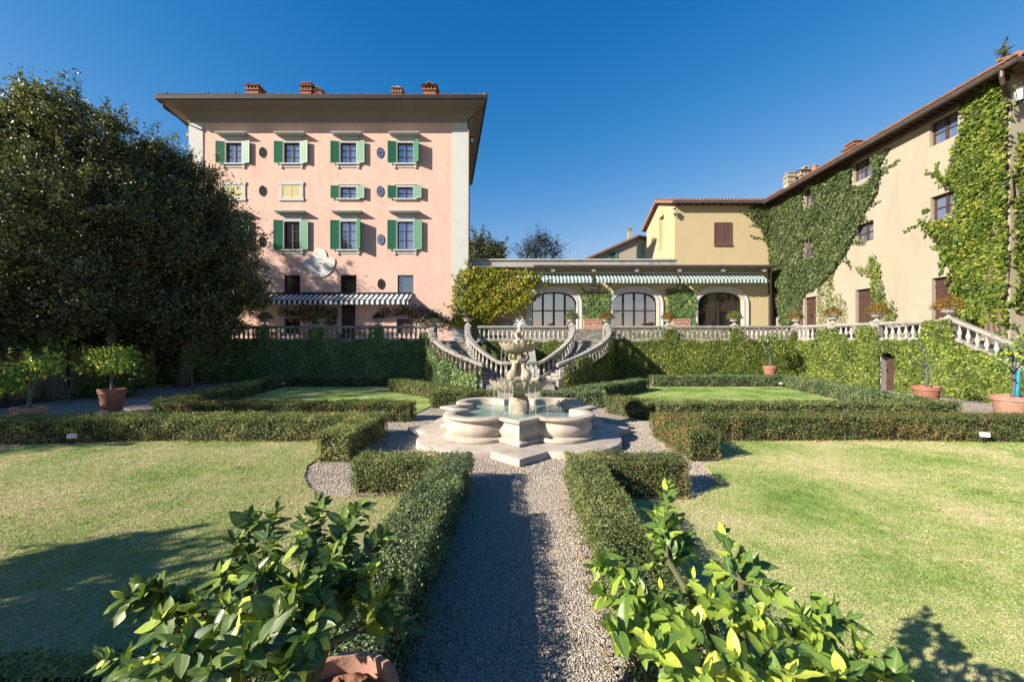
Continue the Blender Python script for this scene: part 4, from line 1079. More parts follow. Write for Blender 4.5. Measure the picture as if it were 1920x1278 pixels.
def chimney(parent, x, y, z0, zt, w, style, mt='brick', d=None):
    m = MB(); d = d or w; h = zt - z0
    b = z0 + (h - 1.0)
    m.cm = 0
    m.box(x - w * .42, x + w * .42, y - d * .42, y + d * .42, z0, b + .25)
    m.box(x - w * .5, x + w * .5, y - d * .5, y + d * .5, b + .25, b + .33)
    for sx in (-.36, -.12, .12, .36):
        m.box(x + sx * w - .06, x + sx * w + .06, y - d * .42, y - d * .3, b + .33, b + .62); m.box(x + sx * w - .06, x + sx * w + .06, y + d * .3, y + d * .42, b + .33, b + .62)
    for sy in (-.12, .12): m.box(x - w * .42, x - w * .3, y + sy * d - .06, y + sy * d + .06, b + .33, b + .62); m.box(x + w * .3, x + w * .42, y + sy * d - .06, y + sy * d + .06, b + .33, b + .62)
    m.box(x - w * .5, x + w * .5, y - d * .5, y + d * .5, b + .62, b + .68)
    m.cm = 1; m.box(x - w * .28, x + w * .28, y - d * .28, y + d * .28, b + .34, b + .61)  # near-black block paints the shade inside the vent openings
    m.cm = 2 if style == 'dome' else 0
    if style == 'dome':
        m.hexa([(x - w * .52, y - d * .52, b + .682), (x + w * .52, y - d * .52, b + .682), (x + w * .52, y + d * .52, b + .682), (x - w * .52, y + d * .52, b + .682), (x - w * .2, y - d * .2, b + .9), (x + w * .2, y - d * .2, b + .9), (x + w * .2, y + d * .2, b + .9), (x - w * .2, y + d * .2, b + .9)])
        m.box(x - .08, x + .08, y - .08, y + .08, b + .9, b + 1.0)
    elif style == 'hat':
        m.hexa([(x - w * .55, y - d * .55, b + .682), (x + w * .55, y - d * .55, b + .682), (x + w * .55, y + d * .55, b + .682), (x - w * .55, y + d * .55, b + .682), (x - w * .36, y - d * .36, b + .85), (x + w * .36, y - d * .36, b + .85), (x + w * .36, y + d * .36, b + .85), (x - w * .36, y + d * .36, b + .85)])
        m.box(x - w * .32, x + w * .32, y - d * .32, y + d * .32, b + .85, b + .94); m.box(x - w * .42, x + w * .42, y - d * .42, y + d * .42, b + .94, b + 1.0)
    else:
        m.hexa([(x - w * .56, y - d * .56, b + .682), (x + w * .56, y - d * .56, b + .682), (x + w * .56, y + d * .56, b + .682), (x - w * .56, y + d * .56, b + .682), (x - w * .3, y - d * .4, b + .78), (x + w * .3, y - d * .4, b + .78), (x + w * .3, y + d * .4, b + .78), (x - w * .3, y + d * .4, b + .78)])
        F = Fr((x, y, 0), (1, 0, 0), (0, 1, 0))
        m.prismf(F, [(-w * .26, b + .775), (-w * .2, b + .775), (.0, b + .96), (w * .2, b + .775), (w * .26, b + .775), (.0, b + 1.04)], -d * .45, d * .45)
    return m.build('chimney', [MT[mt], MT['black'], MT['white']], parent)

# ================================================================ pink villa
VD = 33.0
FV = Fr((0, VD, 0), (1, 0, 0), (0, -1, 0))
VL, VR = WX(356, VD), WX(877, VD)
VB = TZ - .02; VT = WZ(231, VD)
SH = (-3.1, 14.0)            # the villa's sides run back to the left
vl = thing('villa', 'tall pink villa with green shutters, grey corner strips and a deep cornice', 'villa', ((VL + VR) / 2, VD, VB))
X = lambda x: WX(x, VD)
Zv = lambda y: WZ(y, VD)
cols = [438.7, 547.5, 653.3, 760.0]
holes, specs = [], []
for i, c in enumerate(cols):
    specs.append((i, 1, X(c - 15), X(c + 15), Zv(306), Zv(268)))
for i in (2, 3): specs.append((i, 2, X(cols[i] - 15), X(cols[i] + 15), Zv(372), Zv(351)))
for i in range(4): specs.append((i, 3, X(cols[i] - 15), X(cols[i] + 15), Zv(467.5), Zv(415.5)))
for i in (1, 2, 3): specs.append((i, 4, X(cols[i] - 14.5), X(cols[i] + 15), Zv(548.5), Zv(515.6)))
door_h = (X(639.5), X(667), VB + .02, Zv(571))
low = [(X(533), X(563), VB + .6, Zv(596.5)), (X(744), X(776), VB + .6, Zv(597))]
m = MB()
holes = [s[2:] for s in specs] + [door_h] + low
holed_wall(m, FV, VL, VR, VB, VT, holes, .22)
BLx, BRx, BY_ = VL + SH[0], VR + SH[0], VD + SH[1]
m.add([(VR, VD, VB), (BRx, BY_, VB), (BRx, BY_, VT), (VR, VD, VT)], [(0, 1, 2, 3)]); m.add([(VL, VD, VB), (BLx, BY_, VB), (BLx, BY_, VT), (VL, VD, VT)], [(0, 3, 2, 1)]); m.add([(BLx, BY_, VB), (BRx, BY_, VB), (BRx, BY_, VT), (BLx, BY_, VT)], [(0, 1, 2, 3)])
m.build('wall', MT['pink'], vl)
for (a, b) in ((VL - .03, X(381.5)), (X(848.5), VR + .03)):
    m = MB(); m.box(a, b, -.0, .06, VB, VT, FV); m.build('corner_strip', MT['trim'], vl)
m = MB(); m.box(X(381.5) + .002, X(848.5) - .002, .0, .05, VT - .09, VT - .002, FV); m.build('string_course', MT['trim'], vl)
# cornice swept round the eaves
def vring(o, z):
    return [(VL - .80 * o, VD - o, z), (VR + 1.02 * o, VD - o, z), (BRx + o, BY_ + o, z), (BLx - o, BY_ + o, z)]
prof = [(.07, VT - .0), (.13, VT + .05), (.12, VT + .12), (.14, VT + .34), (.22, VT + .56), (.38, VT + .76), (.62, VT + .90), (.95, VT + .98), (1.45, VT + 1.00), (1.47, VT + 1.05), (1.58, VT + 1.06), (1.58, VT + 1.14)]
m = MB(); vs, fs = [], []
for o, z in prof: vs += vring(o, z)
for k in range(len(prof) - 1):
    for i in range(4): j = (i + 1) % 4; fs.append((k * 4 + i, k * 4 + j, (k + 1) * 4 + j, (k + 1) * 4 + i))
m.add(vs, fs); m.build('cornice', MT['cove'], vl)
EZ = VT + 1.14
m = MB(); q0, q1 = vring(1.60, EZ), vring(1.60, EZ + .10); i0 = vring(1.4, EZ)
m.hexa(vring(1.66, EZ - .10)[:4] + vring(1.66, EZ + .09)[:4]); gut = m
# (gutter is a band, keep only its rim)
m = MB(); ro_ = vring(1.68, EZ - .15) + vring(1.74, EZ + .10) + vring(1.585, EZ + .10) + vring(1.585, EZ - .15)
fs = []
for r in range(4):
    for i in range(4): j = (i + 1) % 4; fs.append((r * 4 + i, r * 4 + j, ((r + 1) % 4) * 4 + j, ((r + 1) % 4) * 4 + i))
m.add(ro_, fs); m.build('gutter', MT['iron'], vl)
m = MB(); e = vring(1.62, EZ + .102); rz = EZ + 3.0; ymid = VD + 7
ra = (VL + 6.0, ymid, rz); rb = (VR - 8.6, ymid, rz)
m.add(list(e) + [ra, rb], [(0, 1, 5, 4), (1, 2, 5), (2, 3, 4, 5), (3, 0, 4)])
sl_ = Vector((0, ymid - e[0][1], rz - e[0][2])).normalized()
barrels(m, Vector(e[0]) + Vector((.2, -.08, .03)), Vector(e[1]) + Vector((-.1, -.08, .03)), sl_, .29, .10, .5, 3)
e1v, e2v = Vector(e[1]), Vector(e[2]); barrels(m, e1v + Vector((.06, .2, .03)), e2v + Vector((.06, 0, .03)), (-1, -.2, .36), .3, .1, .5, 1)
m.tube([e1v + Vector((-.02, .02, .06)), e1v.lerp(Vector(rb), .15) + Vector((0, 0, .1))], [.15, .15], 8)
rf = m.build('roof', MT['tile'], vl)
CD = 35.2
for (x0, x1, yt, yb, stl) in ((467, 493, 153.5, 182, 'dome'), (567, 590, 154, 182, 'hat'), (591, 608, 160.5, 182, 'gable'), (736, 757, 157, 182, 'dome'), (794, 821, 154.5, 182, 'gable')):
    w_ = WX(x1, CD) - WX(x0, CD); chimney(rf, WX((x0 + x1) / 2, CD), CD, EZ + .6, WZ(yt, CD - .4), w_, stl)
# windows
for (i, row, a, b, c, d) in specs:
    if row in (1, 2, 3):
        wn = window(vl, FV, a, b, c, d, .17, 'darkframe', 'glass' if not (row == 3 and i == 1) else 'glass_dim', 2, {1: 3, 2: 2, 3: 3}[row], .05)
        # surround, sill, hood
        m = MB(); s_ = .17
        m.box(a - s_, a, .0, .05, c - .02, d + s_, FV); m.box(b, b + s_, .0, .05, c - .02, d + s_, FV); m.box(a, b, .0, .05, d, d + s_, FV)
        if row == 2: m.box(a - .25, b + .25, .0, .09, d + s_, d + s_ + .07, FV)
        m.build('surround', MT['white'], wn)
        m = MB(); m.box(a - .30, b + .30, .0, .16, c - .13, c - .022, FV)
        if row != 2: m.box(a - .26, a - .1, .0, .10, c - .42, c - .13, FV); m.box(b + .1, b + .26, .0, .10, c - .42, c - .13, FV); m.box(a - .1, b + .1, .0, .05, c - .36, c - .13, FV)
        m.build('sill', MT['white'], wn)
        if row != 2:
            hz = d + (.62 if row == 1 else .72)
            m = MB(); m.box(a - .16, b + .16, .0, .06, d + s_ + .02, hz - .16, FV); m.box(a - .34, b + .34, .0, .22, hz - .16, hz - .08, FV); m.box(a - .52, b + .52, .0, .44, hz - .08, hz, FV); m.box(a - .58, b + .58, .0, .50, hz, hz + .05, FV)
            m.build('hood', MT['trim'], wn)
        an = {(0, 1): (11, 13), (1, 1): (10, 16), (2, 1): (12, 14), (3, 1): (12, 44), (2, 2): (9, 15), (3, 2): (11, 17), (0, 3): (11, 13), (1, 3): (12, 12), (2, 3): (11, 48), (3, 3): (10, 14)}[(i, row)]
        sw = .70 if row != 3 else .72
        shutter(wn, FV, a - .04, c - .02, d + .1, sw if an[0] < 50 else .8, -1, an[0]); shutter(wn, FV, b + .04, c - .02, d + .1, sw, 1, an[1])
    else:
        wn = window(vl, FV, a, b, c, d, .17, 'darkframe', 'glass' if i == 3 else 'glass_dim', 1, 1, .05)
        m = MB(); n = 6; w_, h_ = b - a, d - c
        for k in range(-n, n + 1):
            for sg in (1, -1):
                # diagonal bars clipped to the opening
                pts = []
                for t_ in np.linspace(0, 1, 25):
                    u_ = t_ * w_; z_ = (k / n * 1.6 * h_ + sg * t_ * w_ * 1.25 + (0 if sg > 0 else h_))
                    if 0 <= z_ <= h_: pts.append((u_, z_))
                if len(pts) > 2:
                    m.bar(FV.p(a + pts[0][0], -.05 + .012 * sg, c + pts[0][1]), FV.p(a + pts[-1][0], -.05 + .012 * sg, c + pts[-1][1]), .022)
        m.build('grille', MT['iron'], wn)
# closed pale shutters of the third floor
for c_ in (438.7, 547):
    a, b, c, d = X(c_ - 17), X(c_ + 17), Zv(371), Zv(347)
    m = MB(); s_ = .22; m.box(a - s_, a, 0, .07, c, d, FV); m.box(b, b + s_, 0, .07, c, d, FV); m.box(a - s_ - .05, b + s_ + .05, 0, .09, d, d + .24, FV); m.box(a - s_ - .05, b + s_ + .05, 0, .09, c - .24, c, FV)
    wn = m.build('window', MT['white'], vl)
    mid = (a + b) / 2
    shutter(wn, FV, a + .01, c + .01, d - .01, mid - a - .03, 1, 0, 'sage', .03); shutter(wn, FV, b - .01, c + .01, d - .01, b - mid - .03, -1, 0, 'sage', .03)
# oval windows
def oval(x, y, rx=.26, rz=.39, gm='glass'):
    cx, cz = X(x), Zv(y); n = 28; m = MB(); vs, fs = [], []
    for i in range(n):
        a = 2 * PI * i / n; c_, s_ = math.cos(a), math.sin(a)
        for k, o in ((1.0, .03), (1.0, .05), (1.09, .05), (1.09, .0)): vs.append(FV.p(cx + c_ * rx * k, o - .03 if k == 1.0 and o == .03 else o, cz + s_ * rz * k))
    for i in range(n):
        j = (i + 1) % n
        for k in range(3): fs.append((i * 4 + k, i * 4 + k + 1, j * 4 + k + 1, j * 4 + k))
    m.add(vs, fs)
    ob = m.build('oval_window', MT['iron'], vl)
    m = MB(); m.add([FV.p(cx + math.cos(2 * PI * i / n) * rx, .012, cz + math.sin(2 * PI * i / n) * rz) for i in range(n)], [tuple(range(n))]); m.build('pane', MT[gm], ob)
    m = MB(); m.bar(FV.p(cx - rx * .7, .03, cz - rz * .7), FV.p(cx + rx * .7, .03, cz + rz * .7), .014); m.bar(FV.p(cx + rx * .7, .035, cz - rz * .7), FV.p(cx - rx * .7, .035, cz + rz * .7), .014); m.bar(FV.p(cx, .04, cz - rz), FV.p(cx, .04, cz + rz), .014); m.bar(FV.p(cx - rx, .045, cz), FV.p(cx + rx, .045, cz), .014); m.build('grille', MT['iron'], ob)
for x, y, gm in ((492.7, 286, 'glass_dim'), (713.3, 286.7, 'glass'), (492.7, 358, 'glass_dim'), (713.3, 359, 'glass'), (492, 453, 'glass_dim'), (714.4, 449.4, 'glass'), (714.7, 532.5, 'glass_dim')): oval(x, y, gm=gm)
# door and low windows
m = MB(); a, b, c, d = door_h
m.box(a - .28, a, 0, .06, c, d + .12, FV); m.box(b, b + .14, 0, .06, c, d + .12, FV); m.box(a, b, 0, .06, d, d + .12, FV); m.build('door_surround', MT['white'], vl)
m = MB(); m.box(a, b, -.24, -.2, c, d, FV); m.box(a, a + .08, -.2, -.15, c, d, FV); m.box(b - .08, b, -.2, -.15, c, d, FV); m.box((a + b) / 2 - .04, (a + b) / 2 + .04, -.2, -.16, c, d, FV); m.box(a + .08, b - .08, -.2, -.165, c + 1.0, c + 1.08, FV)
dd = m.build('door', MT['darkframe'], vl)
m = MB(); m.box((a + b) / 2 + .06, (a + b) / 2 + .1, -.16, -.1, c + .95, c + 1.1, FV); m.build('handle', MT['iron'], dd)
wn = window(vl, FV, *low[0], .17, 'darkframe', 'glass_dim', 2, 1)
m = MB(); a, b, c, d = low[0]; m.box(a - .2, a, 0, .05, c, d + .1, FV); m.build('surround', MT['white'], wn)
wn = window(vl, FV, *low[1], .2, 'darkframe', 'glass_dim', 1, 1); a, b, c, d = low[1]
m = MB(); m.box(a - .16, a, 0, .05, c, d + .1, FV); m.box(b, b + .16, 0, .05, c, d + .1, FV); m.box(a, b, 0, .05, d, d + .1, FV); m.build('surround', MT['white'], wn)
shutter(wn, FV, a + .02, c, d, (b - a) / 2 - .03, 1, 0, 'shutter_brown', -.12); shutter(wn, FV, b - .02, c, d, (b - a) / 2 - .03, -1, 0, 'shutter_brown', -.12)
# sundial plaque
sd = [(-1.26, .75), (-1.28, .45), (-1.2, .05), (-1.0, -.35), (-.7, -.7), (-.35, -.9), (0, -.97)]
up_ = [(-1.12, .88), (-.95, .9), (-.72, .86), (-.60, .98), (-.56, 1.2), (-.55, 1.4), (-.46, 1.45), (-.42, 1.6), (-.28, 1.66), (-.2, 1.74), (-.08, 1.76), (0, 1.86)]
left = up_[::-1] + sd; poly = left + [(-p[0], p[1]) for p in left[::-1]][1:-1]
cx_, cz_ = X(599.7), Zv(501)
m = MB(); m.prismf(FV, [(cx_ + p[0] * .98, cz_ + p[1] * .86) for p in poly], .002, .07)
sdl = m.build('sundial', MT['sundial'], vl)
m = MB(); m.bar(FV.p(cx_ - .05, .07, cz_ + .42), FV.p(cx_ + .3, .36, cz_ + .2), .03)
for k in range(9):
    a = PI * 1.4 * k / 15; r_ = .16 + .05 * math.sin(k); m.bar(FV.p(cx_ + math.cos(a) * r_, .076, cz_ + .5 + math.sin(a) * r_), FV.p(cx_ + math.cos(a + .25) * r_, .076, cz_ + .5 + math.sin(a + .25) * r_), .02)
m.build('gnomon', MT['iron'], sdl)
m = MB(); m.tube([FV.p(VR + .06, .12, EZ - .1 - .8), FV.p(VR + .1, .1, VT - .6), FV.p(VR + .1, .1, VB)], .075, 8); m.tube([(VR + 1.5, VD - .6, EZ - .12), (VR + .1, VD - .1, EZ - .95)], .06, 8); m.build('downpipe', MT['copper'], vl)
m = MB(); m.tube([(VL - 1.1, VD - 1.3, EZ - .1), (VL - 1.1, VD - 1.2, EZ - .55), (VL - .1, VD + .1, VT - .15), (VL - .12, VD + .3, VB)], .07, 8); m.build('downpipe', MT['copper'], vl)

def awning(label, F, u0, u1, zt, zb, out, val, mt, segs=1):
    t = thing('awning', label, 'awning', tuple(F.p((u0 + u1) / 2, 0, zb)), 'striped canvas awnings')
    m = MB(); P = F.p; n = 24
    vs, fs = [], []
    for i in range(n + 1):
        u = u0 + (u1 - u0) * i / n
        for k in range(4):
            v = k / 3; vs.append(P(u, .08 + (out - .08) * v, zt + (zb - zt) * v - .05 * math.sin(v * PI)))
    for i in range(n):
        for k in range(3): fs.append((i * 4 + k, i * 4 + k + 1, (i + 1) * 4 + k + 1, (i + 1) * 4 + k))
    m.add(vs, fs); cp = m.build('canopy', MT[mt], t, True)
    m = MB(); vs, fs = [], []; sc_ = int((u1 - u0) / .15)
    for i in range(sc_ + 1):
        u = u0 + (u1 - u0) * i / sc_
        o = out + .004 + .015 * math.sin(i * 1.3)
        vs += [P(u, out + .004, zb - .02), P(u, o, zb - val + .06 * (i % 2))]
    for i in range(sc_): fs.append((i * 2, i * 2 + 1, i * 2 + 3, i * 2 + 2))
    m.add(vs, fs); m.build('valance', MT[mt], t)
    m = MB(); m.tube([P(u0, .08, zt + .06), P(u1, .08, zt + .06)], .09, 8); m.tube([P(u0, out - .02, zb - .01), P(u1, out - .02, zb - .01)], .03, 6)
    for q in np.linspace(u0 + .3, u1 - .3, 3 if u1 - u0 < 8 else 5): m.tube([P(q, .08, zt - .15), P(q, (out + .08) / 2, (zt + zb) / 2 - .25), P(q, out - .03, zb - .03)], .025, 6)
    m.build('roller_frame', MT['iron'] if 'navy' in mt else MT['white'], t)
    return t
awning('long navy and white striped awning on the ground floor of the pink villa', FV, X(448), X(773), Zv(551.5), WZ(562, 31.7), 1.25, .37, 'awn_navy')
lantern((VL - .05, VD + .4, Zv(253)), (-1, -.1, 0), 'small lantern on the left corner of the pink villa, near the dark trees', .9)
lantern((VR - .05, VD + .6, Zv(262)), (1, -.3, 0), 'small white lantern under the right eaves of the pink villa', .8)
lantern((X(712), VD, Zv(578)), (0, -1, 0), 'small lamp on the pink wall right of the dark door, under the awning', .55)

# pigeons along the villa eave
def pigeon(p, rz, label):
    t = None; bm = bmesh.new(); c, s_ = math.cos(rz), math.sin(rz)
    def Q(f, l, z): return Vector((p[0] + c * f - s_ * l, p[1] + s_ * f + c * l, p[2] + z))
    for (a, b, ra, rb) in (((-.06, 0, .09), (.06, 0, .12), .055, .065), ((-.06, 0, .09), (-.19, 0, .05), .045, .018), ((.07, 0, .14), (.10, 0, .21), .045, .034), ((.10, 0, .22), (.11, 0, .225), .037, .035), ((.14, 0, .22), (.165, 0, .215), .012, .006), ((.0, .03, .06), (.01, .03, -.01), .012, .010), ((.0, -.03, .06), (.01, -.03, -.01), .012, .010)):
        for i in range(5):
            q = i / 4; P_ = Q(*[a[k] + (b[k] - a[k]) * q for k in range(3)]); bmesh.ops.create_icosphere(bm, subdivisions=1, radius=ra + (rb - ra) * q, matrix=Matrix.Translation(P_))
    me = bpy.data.meshes.new('tmp'); bm.to_mesh(me); bm.free(); o = bpy.data.objects.new('tmp', me); COL.objects.link(o)
    md = o.modifiers.new('r', 'REMESH'); md.mode = 'VOXEL'; md.voxel_size = .014
    dg = bpy.context.evaluated_depsgraph_get(); dg.update(); me2 = bpy.data.meshes.new_from_object(o.evaluated_get(dg)); bpy.data.objects.remove(o); bpy.data.meshes.remove(me)
    me2.name = 'pigeon'; me2.materials.clear(); me2.materials.append(MT['pigeon'])
    return tag(link('pigeon', me2), label, 'bird', 'pigeons on the roof of the pink villa')
ed = VD - 1.55
for x, r, lb_ in ((312, .4, 'pigeon at the far left corner of the villa eave'), (367, 2.8, 'pigeon alone on the eave, second from the left corner'), (388, .2, 'pigeon on the eave, third from the left corner'), (431, 3.0, 'left one of two pigeons sitting close together on the eave'), (440, .1, 'right one of two pigeons sitting close together on the eave')):
    pigeon((WX(x, ed), ed, EZ + .20), r, lb_)
for x, y, r, lb_ in ((467.5, 162, 0.3, 'pigeon on the left edge of the leftmost chimney top'), (488, 162, 2.9, 'pigeon on the right edge of the leftmost chimney top')):
    pigeon((WX(x, CD), CD - .2, WZ(y, CD)), r, lb_)

# ================================================================ orangery with three arches
AD = 34.0
FA = Fr((0, AD, 0), (1, 0, 0), (0, -1, 0))
XA = lambda x: WX(x, AD)
ZA = lambda y: WZ(y, AD)
og = thing('orangery', 'low yellow orangery with three wide arched windows and a grey parapet', 'building', (6, AD, TZ))
AL, AR = XA(875), XA(1447)
ATop = ZA(504)
arches = [(XA(997.5), XA(1080.5), 'blue'), (XA(1149), XA(1232.5), 'blue'), (XA(1308), XA(1392), 'dim')]
AZ0 = UZ - .02; ASP = ZA(571); ARI = ZA(547.5) - ASP
def arch_z(u, a, b, off=0.0):
    c = (a + b) / 2; hw = (b - a) / 2 + off; t = min(1, abs(u - c) / hw)
    return ASP + (ARI + off) * (max(0, 1 - t ** 2.5)) ** (1 / 2.3)
m = MB()
prev = AL
def sheet(m, u0, u1, za0, za1, z1): m.add([FA.p(u0, 0, za0), FA.p(u1, 0, za1), FA.p(u1, 0, z1), FA.p(u0, 0, z1)], [(0, 1, 2, 3)])
for (a, b, _) in arches:
    sheet(m, prev, a, TZ, TZ, ATop)
    n = 28; us = [a + (b - a) * (1 - math.cos(PI * i / n)) / 2 for i in range(n + 1)]
    for i in range(n):
        z0_, z1_ = arch_z(us[i], a, b), arch_z(us[i + 1], a, b)
        sheet(m, us[i], us[i + 1], z0_, z1_, ATop)
        m.add([FA.p(us[i], 0, z0_), FA.p(us[i + 1], 0, z1_), FA.p(us[i + 1], -.4, z1_), FA.p(us[i], -.4, z0_)], [(0, 3, 2, 1)])
    for u in (a, b): m.add([FA.p(u, 0, AZ0), FA.p(u, 0, ASP), FA.p(u, -.4, ASP), FA.p(u, -.4, AZ0)], [(0, 1, 2, 3)])
    prev = b
sheet(m, prev, AR, TZ, TZ, ATop)
m.add([FA.p(AL, -.02, TZ), FA.p(AL, -9, TZ), FA.p(AL, -9, ATop), FA.p(AL, -.02, ATop)], [(0, 1, 2, 3)])
m.build('wall', MT['yellow'], og)
for (a, b, kind) in arches:
    n = 32; vs, fs = [], []; wd = .46
    def outline(off):
        pts = [(a - off, AZ0)]
        for i in range(n + 1):
            u = a - off + (b - a + 2 * off) * (1 - math.cos(PI * i / n)) / 2; pts.append((u, arch_z(u, a, b, off)))
        pts.append((b + off, AZ0)); return pts
    rings = [(outline(.0), .0), (outline(.0), .10), (outline(.12), .12), (outline(.14), .09), (outline(wd - .1), .09), (outline(wd - .08), .13), (outline(wd), .13), (outline(wd), .0)]
    for pts, o in rings: vs += [FA.p(u, o, z) for u, z in pts]
    K = len(rings[0][0])
    for r in range(len(rings) - 1):
        for i in range(K - 1): fs.append((r * K + i, r * K + i + 1, (r + 1) * K + i + 1, (r + 1) * K + i))
    m = MB(); m.add(vs, fs)
    m2 = MB(); w_ = b - a; fb = .09
    ins = outline(-fb); ot = outline(0)
    o0, o1 = -.36, -.28
    vs = [FA.p(u, o1, z) for u, z in ot] + [FA.p(u, o1, z) for u, z in ins]; fs = [(i, i + 1, K + i + 1, K + i) for i in range(K - 1)]
    m2.add(vs, fs)
    vs = [FA.p(u, o1, z) for u, z in ins] + [FA.p(u, o0, z) for u, z in ins]; m2.add(vs, fs)
    for k in range(1, 4):
        u = a + w_ * k / 4; m2.box(u - .085, u + .085, o0, o1 + .004, AZ0, arch_z(u, a, b) - .03, FA)
    zt_ = ZA(582); 
    for k in range(4): m2.box(a + w_ * k / 4 + .085, a + w_ * (k + 1) / 4 - .085, o0 + .01, o1 - .008, zt_ - .05, zt_ + .05, FA); m2.box(a + w_ * k / 4 + .085, a + w_ * (k + 1) / 4 - .085, o0 + .01, o1 - .008, AZ0, AZ0 + .3, FA)
    aw = m2.build('arched_window', MT['archframe'], og)
    m.build('arch_surround', MT['white'], aw, True, 35)
    m = MB(); pts = outline(.02); m.add([FA.p(u, -.34, z) for u, z in pts], [tuple(range(len(pts)))[::-1]]); m.build('pane', MT['glass_arch'] if kind == 'blue' else MT['glass_dim'], aw)
# eaves gutter, flat roof, parapet
m = MB(); m.box(XA(878), AR - .02, .002, .85, ATop - .02, ATop + .06, FA); m.box(XA(878), AR - .02, -9, .002, ATop + .003, ATop + .05, FA); m.build('roof', MT['stone_dark'], og)
m = MB(); m.tube([FA.p(XA(1000), .92, ATop + .06), FA.p(AR - .1, .92, ATop + .06)], .11, 8); m.build('gutter', MT['copper'], og)
m = MB(); m.box(XA(883), XA(1266), .05, .25, ATop + .062, ZA(489.5), FA); m.box(XA(880), XA(1268), -.0, .36, ZA(489.5), ZA(486.5), FA); m.build('parapet', MT['parapet'], og)
m = MB(); m.tube([FA.p(XA(1441), .10, ATop - .1), FA.p(XA(1441), .10, UZ)], .07, 8); m.build('downpipe', MT['copper'], og)
# half round wall niche with basin
cu, cz_ = XA(949), UZ + .25; n = 16
m = MB(); vs = []; fs = []
for i in range(n + 1):
    a = PI * i / n
    for r_, o in ((.62, .002), (.62, .14), (.82, .14), (.82, .002)): vs.append(FA.p(cu + math.cos(a) * r_, o, cz_ + math.sin(a) * r_))
for i in range(n):
    for k in range(3): fs.append((i * 4 + k, i * 4 + k + 1, i * 4 + k + 5, i * 4 + k + 4))
m.add(vs, fs); nb = m.build('niche', MT['terracotta_pale'], og)
m = MB(); m.add([FA.p(cu + math.cos(PI * i / n) * .62, .012, cz_ + math.sin(PI * i / n) * .62) for i in range(n + 1)], [tuple(range(n + 1))]); m.box(cu - .75, cu + .75, .002, .35, UZ, cz_ - .001, FA); m.ball(tuple(FA.p(cu, .06, cz_ + .2)), .06, 8, 6); m.build('niche_back', MT['parapet'], nb)
for (x0, x1, nm) in ((968, 1111, 'pale teal striped awning over the first arch, its left end in the yellow vine'), (1118, 1272, 'pale teal striped awning over the middle arch of the orangery'), (1277, 1437, 'pale teal striped awning over the right arch, next to the big ivy')):
    awning(nm, FA, WX(x0, AD - .9), WX(x1, AD - .9), ZA(513), WZ(522.5, AD - .95), .95, .36, 'awn_teal')
for k, x in enumerate((1037, 1113, 1194, 1274, 1356, 1433)):
    t = thing('eave_spotlight', ['small white spotlight under the eave above the first arch', 'small white spotlight under the eave between first and second awnings', 'small white spotlight under the eave above the middle arch', 'small white spotlight under the eave between second and third awnings', 'small white spotlight under the eave above the third arch', 'small white spotlight under the eave at the right end by the ivy'][k], 'spotlight', tuple(FA.p(WX(x, AD - .7), .6, ATop - .3)), 'small spotlights under the orangery eave')
    u = WX(x, AD - .7); m = MB(); m.box(u - .13, u + .13, .50, .74, ATop - .30, ATop - .12, FA); m.box(u - .15, u + .15, .74, .76, ATop - .32, ATop - .10, FA); m.build('housing', MT['lampwhite'], t)
    m = MB(); m.box(u - .02, u + .02, .58, .62, ATop - .12, ATop - .021, FA); m.build('bracket', MT['iron'], t)
for x, lb_ in ((1113, 'dark wall lantern between the first and the middle arch'), (1272, 'dark wall lantern between the middle and the right arch')):
    lantern((XA(x), AD, ZA(543)), (0, -1, 0), lb_, .6)

# ================================================================ yellow house behind the orangery
HD = 35.0
FH = Fr((0, HD, 0), (1, 0, 0), (0, -1, 0)); XH = lambda x: WX(x, HD); ZH = lambda y: WZ(y, HD)
yh = thing('yellow_house', 'yellow house with one closed brown shutter, rising behind the orangery', 'house', (17, HD, TZ))
HL, HR = XH(1265), XH(1462); HT = ZH(383); HB = HD + 7.6; RDG, RZG = 38.8, 15.65
FHL = Fr((HL, HD, 0), (0, 1, 0), (-1, 0, 0))
m = MB(); hb = (XH(1340.5), XH(1370), ZH(457.5), ZH(418.5))
holed_wall(m, FH, HL, HR, ATop + .07, HT, [hb], .12)
lh = [(2.6, 3.9, 11.0, HT - .03), (2.2, 4.2, ATop + .4, 9.9)]
holed_wall(m, FHL, 0, HB - HD, ATop + .07, HT, lh, .35)
m.add([FHL.p(0, 0, HT), FHL.p(HB - HD, 0, HT), FHL.p(RDG - HD, 0, RZG - .05)], [(0, 1, 2)])
m.add([FHL.p(HB - HD, 0, TZ), FHL.p(HB - HD, -12, TZ), FHL.p(HB - HD, -12, HT), FHL.p(HB - HD, 0, HT)], [(0, 1, 2, 3)])
m.build('wall', MT['yellow'], yh)
a, b, c, d = hb
m = MB(); m.box(a - .08, a, -.02, .06, c - .08, d + .06, FH); m.box(b, b + .08, -.02, .06, c - .08, d + .06, FH); m.box(a, b, -.02, .06, d, d + .06, FH); m.box(a - .1, b + .1, -.02, .10, c - .18, c - .0, FH); m.box((a + b) / 2 - .02, (a + b) / 2 + .02, .02, .05, c, d, FH)
wn = m.build('window', MT['shutter_brown'], yh)
shutter(wn, FH, a + .005, c + .01, d - .01, (b - a) / 2 - .03, 1, 0, 'shutter_brown', .02); shutter(wn, FH, b - .005, c + .01, d - .01, (b - a) / 2 - .03, -1, 0, 'shutter_brown', .02)
m = MB(); m.box(2.6, 3.9, -.36, -.32, lh[0][2], lh[0][3], FHL); wn = m.build('window', MT['yellow'], yh)
m = MB(); m.box(2.2, 4.2, -.36, -.32, lh[1][2], lh[1][3], FHL); wn = m.build('window', MT['darkframe'], yh)
oh = .55; ohl = .38; ez = HT + .0
